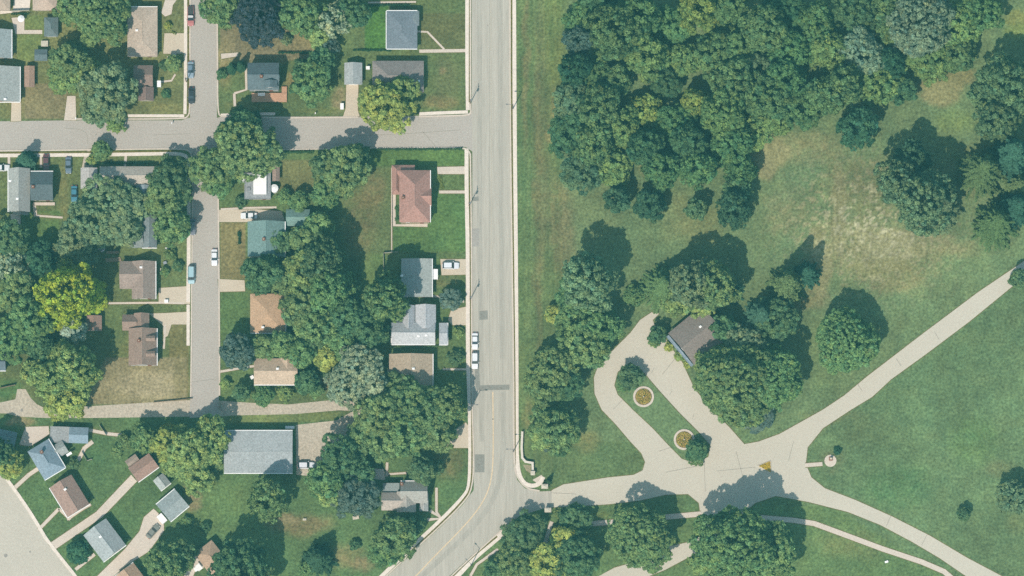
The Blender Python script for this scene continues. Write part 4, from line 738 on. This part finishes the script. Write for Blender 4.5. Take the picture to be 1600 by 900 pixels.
hedge([(428,239),(490,238)], 4, 1.2, 'dark low hedge south of the side street beside the crossing trees', 'dg')
hedge([(582,234),(660,234),(722,233)], 3, 1.1, 'long thin dark hedge along the corner lawn', 'dg')
hedge([(552,79),(612,79)], 3, 1.0, 'thin dark hedge below the bright lawn', 'dk')
hedge([(575,9),(640,9)], 3, 1.3, 'thin dark hedge above the dark roofed house', 'dk')
hedge([(435,83),(485,83)], 3, 1.2, 'thin dark hedge at the south of the copper beech lawn', 'dk')
hedge([(134,256),(240,254)], 3, 1.0, 'dark low hedge in front of the long pale roof', 'dk')
hedge([(374,362),(374,382)], 5, 1.2, 'short dark hedge on the west side of the teal house', 'dk')
hedge([(620,322),(620,345)], 5, .8, 'low green planting on the west side of the red house', 'g')
hedge([(702,510),(700,530)], 6, .7, 'low planting east of the pale metal roof', 'lg')
hedge([(686,274),(692,296)], 6, .5, 'low planting between the two paths of the red house', 'yg')
hedge([(18,22.5),(46,22)], 3, 1.1, 'dark clipped hedge behind the upper patio', 'dk')
hedge([(275,78-24),(268,50)], 3, .8, 'yellow-green border above the concrete driveway', 'yg')
hedge([(612,543),(690,541)], 3, .8, 'low strip of bushes below the pale metal roof', 'ol')

# ---------------------------------------------------------------- vehicles
_CP = {}
def car_parts(kind):
    if kind in _CP: return _CP[kind]
    L, Wd, H1, H2 = {'sedan': (4.7,1.85,.85,1.45), 'suv': (4.8,1.95,1.0,1.8), 'pickup': (5.6,2.0,1.0,1.85), 'van': (5.2,2.05,1.1,2.1)}[kind]
    def shell(st):        # (x, z, halfwidth, zlow) stations -> closed loft
        mb = MB(); v = []
        for x, z, h, zl in st: v += [(x,-h,zl),(x,-h*1.0,zl+(z-zl)*.55),(x,-h*.86,z),(x,h*.86,z),(x,h,zl+(z-zl)*.55),(x,h,zl)]
        n = len(st); f = []
        for i in range(n-1):
            for j in range(6): f.append((i*6+j, (i+1)*6+j, (i+1)*6+(j+1)%6, i*6+(j+1)%6))
        f += [(5,4,3,2,1,0), tuple(range((n-1)*6, n*6))]; mb.add(v, f); return mb
    h = Wd/2; l = L/2
    body = shell([(-l,H1*.75,h*.80,.35),(-l+.25,H1*.95,h*.95,.28),(-l*.45,H1,h,.25),(l*.35,H1,h,.25),(l-.7,H1*.93,h*.97,.25),(l-.2,H1*.82,h*.88,.28),(l,H1*.65,h*.74,.35)])
    c0, c1 = {'sedan': (-.66,.38), 'suv': (-.93,.42), 'pickup': (-.12,.48), 'van': (-.94,.60)}[kind]
    a, b = c0*l, c1*l
    glass = shell([(a,H1+.02,h*.84,H1-.1),(a+.35,H2-.08,h*.80,H1-.1),(b-.65,H2-.08,h*.80,H1-.1),(b,H1+.02,h*.86,H1-.1)])
    rf = MB(); hw = h*.70; x0, x1 = a+.38, b-.68
    rf.prism([(x0,-hw*.9),(x0+.2,-hw),(x1-.2,-hw),(x1,-hw*.88),(x1,hw*.88),(x1-.2,hw),(x0+.2,hw),(x0,hw*.9)], H2-.09, H2)
    ex = []
    if kind == 'pickup':
        bd = MB(); bd.box(-l+.18,-h*.78,H1-.02,a-.05,h*.78,H1+.03); ex.append(('cargo_bed', bd, mat('dark_bed', (.05,.05,.05,1),.1)))
    wh = MB(); wh.cone((0,-.11,0),(0,.11,0),.33,.33,14); rim = MB(); rim.cone((0,-.125,0),(0,.125,0),.19,.19,10)
    hl = MB(); hl.box(-.06,-.18,-.07,.08,.18,.07); tl = MB(); tl.box(-.06,-.15,-.08,.05,.15,.08)
    mr = MB(); mr.box(-.09,-.1,-.07,.09,.1,.07)
    _CP[kind] = dict(L=L, l=l, h=h, H1=H1, b=b, body=body.mesh('body', CARP), glass=glass.mesh('windows', GLASS), roof=rf.mesh('roof', CARP), ex=[(n, m_.mesh(n, mm)) for n, m_, mm in ex],
        wheel=wh.mesh('wheel', TYRE), rim=rim.mesh('rim', METAL), hl=hl.mesh('headlight', mat('lamp_glass', (.8,.8,.78,1), 0, 1, 1, 0, .15)), tl=tl.mesh('tail_light', mat('red_lamp', (.4,.02,.02,1), 0, 1, 1, 0, .3)), mr=mr.mesh('mirror', CARP))
    return _CP[kind]
def car(px, py, ang, kind, rgb, label, roofc=None, group='cars parked on the streets and drives'):
    q = car_parts(kind); p = W(px, py, .8); p.z = .05
    root = empty('parked_pickup' if kind == 'pickup' else 'parked_van' if kind == 'van' else 'parked_car', p, R(ang), label, {'pickup': 'pickup', 'van': 'van'}.get(kind, 'car'), group)
    col = C(*rgb); b = inst(q['body'], 'body', root); b.color = col; inst(q['glass'], 'windows', root); r_ = inst(q['roof'], 'roof', root); r_.color = C(*(roofc or rgb))
    for n, me in q['ex']: inst(me, n, root)
    for sx in (-.62, .64):
        for sy in (-1, 1):
            w_ = inst(q['wheel'], 'wheel', root, (sx*q['l'], sy*(q['h']-.12), .33)); inst(q['rim'], 'rim', w_)
    for sy in (-1, 1):
        inst(q['hl'], 'headlight', root, (q['l']-.10, sy*q['h']*.55, q['H1']*.66)); inst(q['tl'], 'tail_light', root, (-q['l']+.03, sy*q['h']*.6, q['H1']*.72))
        m_ = inst(q['mr'], 'mirror', root, (q['b']-.25, sy*(q['h']+.08), q['H1']+.02)); m_.color = col
    return root
car(298,25,-90,'pickup',(196,120,116),'faded red pickup at the top of the residential street', (228,225,222))
car(298,109,-90,'sedan',(150,168,180),'blue-grey car by the kerb near the small round tree', (120,142,158))
car(299,149,-90,'sedan',(52,56,62),'black car by the kerb below the blue-grey one')
car(301,354,-90,'sedan',(120,124,134),'grey car half in the shade of the corner trees')
car(335,402,-90,'sedan',(250,250,250),'white car on the east side of the residential street')
car(299,429,-90,'van',(176,208,214),'light teal van at the west kerb of the residential street')
car(389,337,180,'sedan',(248,248,246),'white car in the driveway of the teal roofed house')
car(704,415,0,'suv',(244,246,250),'white car in the driveway of the flat grey roof')
car(742,533,-90,'sedan',(250,250,250),'northern white car parked on the main road')
car(742,563,-90,'suv',(250,250,250),'southern white car parked on the main road')
car(107,258,-90,'sedan',(112,130,144),'dark blue-grey car on the grass near the dark teal house')
car(116,303,-90,'sedan',(80,140,160),'teal blue car on the grass below the dark blue-grey one')
car(72,254,-90,'sedan',(110,70,74),'dark maroon car in front of the dark teal house')
car(478,727,0,'suv',(240,242,246),'white car at the foot of the gravel yard')
car(239,830,48,'sedan',(140,142,132),'olive grey car in the driveway of the grey garage')
car(2,262,0,'sedan',(240,240,238),'white car cut by the left edge of the photo')

# ---------------------------------------------------------------- street furniture and small things
DMET = mat('dark_metal', (.14,.14,.14,1), .05, 1, 6, .04, .6)
def pole(px, py, h, label, lamp=None, dirn=0):
    p = W(px, py); root = empty('street_lamp' if lamp else 'utility_pole', p, R(dirn), label, 'street lamp' if lamp else 'utility pole')
    m = MB(); m.cone((0,0,-.2),(0,0,h),.15,.10,8); m.build('pole', DMET if lamp else WOODM, root)
    if lamp:
        a = MB(); a.cone((0,0,h-.3),(1.5,0,h),.06,.05,6); a.build('arm', DMET, root); l_ = MB(); l_.box(1.4,-.14,h-.08,2.0,.14,h+.06); l_.build('lamp_head', DMET, root)
    else:
        a = MB(); a.box(-.06,-1.1,h-.7,.06,1.1,h-.56); c = a.build('crossarm', WOODM, root); i_ = MB()
        for y in (-1,-.5,.5,1): i_.cone((0,y,h-.56),(0,y,h-.38),.05,.03,6)
        i_.build('insulators', STONE, c)
        t = MB(); t.cone((.3,0,h-2.2),(.3,0,h-1.3),.22,.22,8); t.build('transformer', METAL, root)
for a in ((734.5,162,8,'wooden utility pole at the corner of the side street',None,0), (734.5,469,8.5,'wooden utility pole by the driveway of the pale metal roof',None,0), (733,322,8,'wooden utility pole beside the red house lawn',None,0),
          (736.5,637,8,'street lamp near the big olive tree by the main road',1,0), (801.5,170,8,'street lamp on the east side of the main road, northern one',1,180), (802,706,8,'street lamp by the pale retaining wall',1,180), (736,884,8,'street lamp at the bottom curve',1,135), (291.5,128,7.5,'utility pole beside the parked black car',None,0), (268,214-6,.01,None,None,0)):
    if a[3]: pole(*a[:4], lamp=a[4], dirn=a[5])
def mk(name, label, cat, px, py, rz=0, z=0.0): p = W(px, py); p.z = z; return empty(name, p, R(rz), label, cat)
# round white tank, tub
r_ = mk('water_tank', 'round white tank beside the low flat roofed building', 'tank', 429, 296); m = MB(); m.cone((0,0,0),(0,0,2.2),1.15,1.15,20); m.build('tank_body', WHITE, r_); m = MB(); m.cone((0,0,2.2),(0,0,2.5),1.15,.3,20); m.build('lid', WHITE, r_)
r_ = mk('hot_tub', 'round white tub at the end of the wooden deck', 'hot tub', 159, 389); m = MB(); m.cone((0,0,0),(0,0,1.0),.85,.9,16); m.build('shell', WHITE, r_); m = MB(); m.cone((0,0,1.003),(0,0,1.05),.75,.75,16); m.build('cover', METAL, r_)
r_ = mk('garden_bench', 'pale bench on the wooden deck behind the T-shaped roof', 'bench', 176, 395); m = MB(); m.box(-1.8,-.3,.4,1.8,.3,.48); m.build('seat', WOODM, r_); m = MB(); m.box(-1.8,.3,.4,1.8,.38,.95); m.build('backrest', WOODM, r_)
for x in (-1.6,1.6): m = MB(); m.box(x-.05,-.25,0,x+.05,.25,.4); m.build('leg', WOODM, r_)
# L-shaped fences and walls
def fence(pts, h, label, m_=None, name='fence', posts=True, th=.06):
    P = [W(x, y) for x, y in pts]; o0 = P[0]; root = empty(name, o0, 0, label, 'fence'); rail = MB()
    for a, b in zip(P, P[1:]):
        d = b-a; L = d.length; an = math.atan2(d.y, d.x); c = (a+b)/2-o0; rail.obox(c.x, c.y, .08, h, L-.1, th, an)
    rail.build('panel', m_ or WOODM, root)
    if posts:
        for a, b in zip(P, P[1:]):
            n = max(1, int((b-a).length//2.4))
            for i in range(n+1):
                q = a+(b-a)*(i/n)-o0; m = MB(); m.obox(q.x, q.y, 0, h+.12, .12, .12, 0); m.build('post', m_ or WOODM, root)
    return root
PF = mat('pale_fence', C(205,200,180), .08, 1, 5, .08)
fence([(600,425),(599,396),(622,394)], 1.3, 'pale L-shaped fence north-west of the flat grey roof', PF)
fence([(478,309),(492,308),(492,296)], 1.2, 'short white L-shaped fence above the teal garage', PF)
fence([(19,18),(46,17)], 1.4, 'pale fence between the two tan roofs', PF)
fence([(156,665),(166,680)], 1.2, 'short grey fence piece behind the blue garage', PF)
fence([(128,706),(136,720),(144,718)], 1.1, 'short pale fence on the lawn behind the blue-grey house', PF)
fence([(0,607),(24,602)], 1.4, 'dark board fence at the west end of the alley', WOODM)
fence([(343,640),(344,628)], 1.0, 'short fence at the alley corner below the street', WOODM)
fence([(300,623),(272,626),(240,629)], .9, 'low dark edging fence below the dry yard', WOODM)
fence([(420,259),(420,303)], 1.6, 'blue-grey screen beside the white upper roof', mat('blue_screen', C(120,160,170), .1, 1, 5, .1), th=.5, posts=False)
# retaining wall at the park entrance
r_ = empty('retaining_wall', W(816,676), 0, 'pale stepped stone wall beside the main road pavement', 'wall')
o0 = W(816,676); pts = [(816,676),(815,700),(816,716),(821,722),(832,724),(832.5,740)]; P = [W(*p).xy-o0.xy for p in pts]; m = MB(); cp = MB()
for a, b in zip(P, P[1:]):
    d = b-a; c = (a+b)/2; m.obox(c.x, c.y, -.1, 1.15, d.length+.3, .45, math.atan2(d.y,d.x)); 
for i, (a, b) in enumerate(zip(P, P[1:])):
    d = b-a; c = (a+b)/2; cp.obox(c.x, c.y, 1.153, 1.25+.004*i, d.length+.45, .62, math.atan2(d.y,d.x))
m.build('wall_body', STONE, r_); cp.build('coping', mat('coping', C(232,222,206), .06, 1, 5, .06), r_)
m = MB(); m.box(P[-1].x-.55,P[-1].y-.5,0,P[-1].x+.55,P[-1].y+.5,1.7); m.box(P[-1].x-.62,P[-1].y-.57,1.703,P[-1].x+.62,P[-1].y+.57,1.85); m.build('end_pillar', STONE, r_)
for px, py, lb in ((851,761,'pale stone gate pillar north of the park drive entrance'), (856,798,'pale stone gate pillar south of the park drive entrance')):
    r_ = mk('gate_pillar', lb, 'gate pillar', px, py); m = MB(); m.box(-.8,-.5,0,.8,.5,2.2); m.build('shaft', STONE, r_); m = MB(); m.box(-.95,-.65,2.203,.95,.65,2.4); m.add([(-.95,-.65,2.4),(.95,-.65,2.4),(.95,.65,2.4),(-.95,.65,2.4),(0,0,2.7)],[(0,1,4),(1,2,4),(2,3,4),(3,0,4)]); m.build('cap', STONE, r_)
slab('plinth_pad', [(832,750),(846,742),(850,748),(842,757)], -.1, .07, CONC, 'small concrete pad by the gate pillar')
slab('gravel_bed', [(817,726),(830,727),(829,740),(822,735)], -.1, .05, mat('bed', C(160,150,120),.15,1,4,.15), 'gravel bed inside the stepped wall')
# round flower beds on the island
FL = bpy.data.materials['leaves']
for px, py, lb, sd_ in ((1005.5,620,'upper round bed of yellow flowers on the island',1), (1069,687,'lower round bed of yellow flowers half under the island tree',2)):
    r_ = mk('flower_bed', lb, 'flower bed', px, py); m = MB(); R1, R0 = 2.95, 2.35; n = 28
    v = []; 
    for rr, z in ((R1,-.05),(R1,.32),(R0,.32),(R0,-.05)): v += [(rr*math.cos(6.2832*i/n), rr*math.sin(6.2832*i/n), z) for i in range(n)]
    f = [(k*n+i, k*n+(i+1)%n, (k+1)*n+(i+1)%n, (k+1)*n+i) for k in range(3) for i in range(n)]; m.add(v, f); m.build('stone_ring', CONC, r_)
    m = MB(); m.cone((0,0,.05),(0,0,.26),2.28,2.28,24); m.build('soil', SOIL, r_)
    rs = np.random.RandomState(sd_); k = 900; a = rs.rand(k)*6.283; q = np.where(rs.rand(k)<.6, 1.5+.7*rs.rand(k), np.sqrt(rs.rand(k))*1.5); P_ = np.stack([q*np.cos(a), q*np.sin(a), .3+.25*rs.rand(k)],-1)
    pick = rs.rand(k); yel = C(226,204,110)[:3]; org = C(206,164,84)[:3]; grn = C(120,136,66)[:3]; tint = np.where((pick<.48)[:,None], yel, np.where((pick<.70)[:,None], org, grn))
    me = quads_mesh('flowers', P_, unit(rs.normal(size=(k,3))*.4+np.array([0,0,1])), .07+.09*rs.rand(k), tint, LEAF, 1.0, rs); inst(me, 'flowers', r_, sc=None)
    m = MB(); m.cone((0,0,.2),(0,0,.9),.25,.12,8); m.ball((0,0,.95),.2,None,8,5); m.build('centre_urn', STONE, r_)
# triangular flower bed in the drive
r_ = mk('flower_bed', 'small triangular bed of yellow flowers in the middle of the park drive', 'flower bed', 1196, 730)
tri = [(1184,728),(1204,720),(1205,739)]; o0 = W(1196,730).xy; T = [W(*p).xy-o0 for p in tri]; cen = (T[0]+T[1]+T[2])/3
m = MB()
for i in range(3):
    a, b = T[i], T[(i+1)%3]; d = b-a; c = (a+b)/2; m.obox(c.x, c.y, 0, .2+.004*i, d.length+.1, .16, math.atan2(d.y,d.x))
m.build('kerb_edge', CONC, r_); m = MB(); m.prism([tuple(cen+(t-cen)*.97) for t in T], 0.02, .12); m.build('soil', SOIL, r_)
rs = np.random.RandomState(8); k = 420; u = rs.rand(k,2); fl = u.sum(1)>1; u[fl] = 1-u[fl]; A = np.array([cen+(t-cen)*.9 for t in T]); P_ = A[0]+u[:,:1]*(A[1]-A[0])+u[:,1:]*(A[2]-A[0]); P_ = np.concatenate([P_, .2+.2*rs.rand(k,1)],1)
tint = np.where((rs.rand(k)<.7)[:,None], C(235,200,70)[:3], C(190,170,60)[:3]); inst(quads_mesh('flowers', P_, unit(rs.normal(size=(k,3))*.4+np.array([0,0,1])), .08+.08*rs.rand(k), tint, LEAF, 1.0, rs), 'flowers', r_)
# plaza marker
r_ = mk('stone_monument', 'small stone monument on the round plaza', 'monument', 1298, 717, z=.06); m = MB(); m.box(-.5,-.5,0,.5,.5,.35); m.build('base', mat('red_stone', C(150,100,84),.1,1,5,.1), r_); m = MB(); m.box(-.3,-.2,.353,.3,.2,1.6); m.build('tablet', STONE, r_)
# odds and ends in the yards
def umbrella(px, py, label, z=0):
    r_ = mk('patio_umbrella', label, 'umbrella', px, py, z=z); m = MB(); m.cone((0,0,0),(0,0,2.3),.03,.03,6); m.build('pole', METAL, r_); m = MB(); m.cone((0,0,1.95),(0,0,2.4),1.0,.05,8); m.build('canopy', WHITE, r_); m = MB(); m.cone((0,0,0),(0,0,.1),.3,.25,10); m.build('base', METAL, r_)
umbrella(34,31,'small white umbrella on the upper patio')
def crate(px, py, L, Wd, h, rz, label, cat, name, m_=WHITE, lidm=None):
    r_ = mk(name, label, cat, px, py, rz); m = MB(); m.box(-L/2,-Wd/2,.05,L/2,Wd/2,h); m.build('body', m_, r_); m = MB(); m.box(-L/2-.04,-Wd/2-.04,h+.003,L/2+.04,Wd/2+.04,h+.09); m.build('lid', lidm or m_, r_); return r_
crate(575,107,1.0,.8,1.3,0,'white storage box between the pale garage and the grey-brown roof','storage box','storage_box')
crate(534.5,167,.9,1.6,1.2,0,'white storage box left of the garage driveway','storage box','storage_box')
crate(70,69,1.9,1.5,.9,0,'pale low box above the tiny dark shed','storage box','storage_box',STONE)
crate(253.5,811,2.6,1.7,1.5,-50,'small white covered trailer in front of the grey garage','trailer','trailer')
crate(308,889,1.6,1.1,1.0,30,'white box on the patio of the tan house at the bottom','storage box','storage_box')
crate(582,741,.7,.7,.6,0,'small orange fire pit on the patio left of the gabled house','fire pit','fire_pit',mat('rust', C(200,140,70),.1,1,5,.1))
crate(708,633,1.2,1.4,1.1,0,'pale box under the green tree by the main road pavement','storage box','storage_box')
crate(100,3,1.6,1.6,1.4,0,'white box at the top edge on the patio','storage box','storage_box')
crate(261,388,.7,.7,.8,0,'small white box in the garden below the corner trees','storage box','storage_box')
crate(258,411,.9,.7,.7,20,'pale bluish garden box beside the T-shaped roof','storage box','storage_box',METAL)
crate(252,424,.6,1.6,.5,0,'long pale garden box at the wall of the T-shaped roof','storage box','storage_box',STONE)
crate(260,471,1.0,.8,.8,0,'white box at the edge of the driveway by the T-shaped roof','storage box','storage_box')
crate(451,522,.9,.8,.8,0,'white box south-east of the peach roof','storage box','storage_box')
crate(499,600,.5,1.3,.8,0,'pale upright box near the dark round shrub','storage box','storage_box',STONE)
crate(394,590,.9,.9,.8,30,'white box west of the small tan house','storage box','storage_box')
crate(510,299,.5,1.1,.8,0,'pale narrow box under the large green tree','storage box','storage_box',STONE)
crate(146,486,1.4,.7,.9,0,'white box north of the small brown shed','storage box','storage_box')
crate(476,812,.9,.5,.5,0,'low pale garden box on the dry lawn','storage box','storage_box',STONE)
crate(556,809,1.7,.9,.4,10,'pale pile of boards on the bottom lawn','board pile','board_pile',STONE)
crate(1385,878,.9,.5,.5,15,'small white park box beside the long path','storage box','storage_box')
crate(723,471,.7,.7,1.0,0,'pale mailbox cabinet beside the small round tree','cabinet','cabinet',STONE)
def mailbox(px,py,label):
    r_ = mk('mailbox', label, 'mailbox', px, py); m = MB(); m.box(-.05,-.05,0,.05,.05,1.1); m.build('post', WOODM, r_); m = MB(); m.box(-.13,-.25,1.103,.13,.25,1.35); m.build('box', WHITE, r_)
mailbox(269,193.5,'white mailbox at the crossing kerb'); mailbox(119,186,'white mailbox at the driveway below the olive tree'); mailbox(493,178,'white mailbox north of the side street')
# trees' air: one even haze round everything
def haze():
    mb = MB(); mb.box(-3100,-3100,-1,3100,3100,1520); m = bpy.data.materials.new('haze'); m.use_nodes = True; n = m.node_tree.nodes; n.remove(n['Principled BSDF'])
    v = n.new('ShaderNodeVolumePrincipled'); v.inputs['Color'].default_value = (.22,.85,.88,1); v.inputs['Density'].default_value = HAZE; v.inputs['Anisotropy'].default_value = 0.0
    m.node_tree.links.new(v.outputs[0], n['Material Output'].inputs['Volume']); o = mb.build('haze', m); tag(o, 'thin blue summer haze', 'haze', kind='stuff')
HAZE = 0.000075
if HAZE: haze()
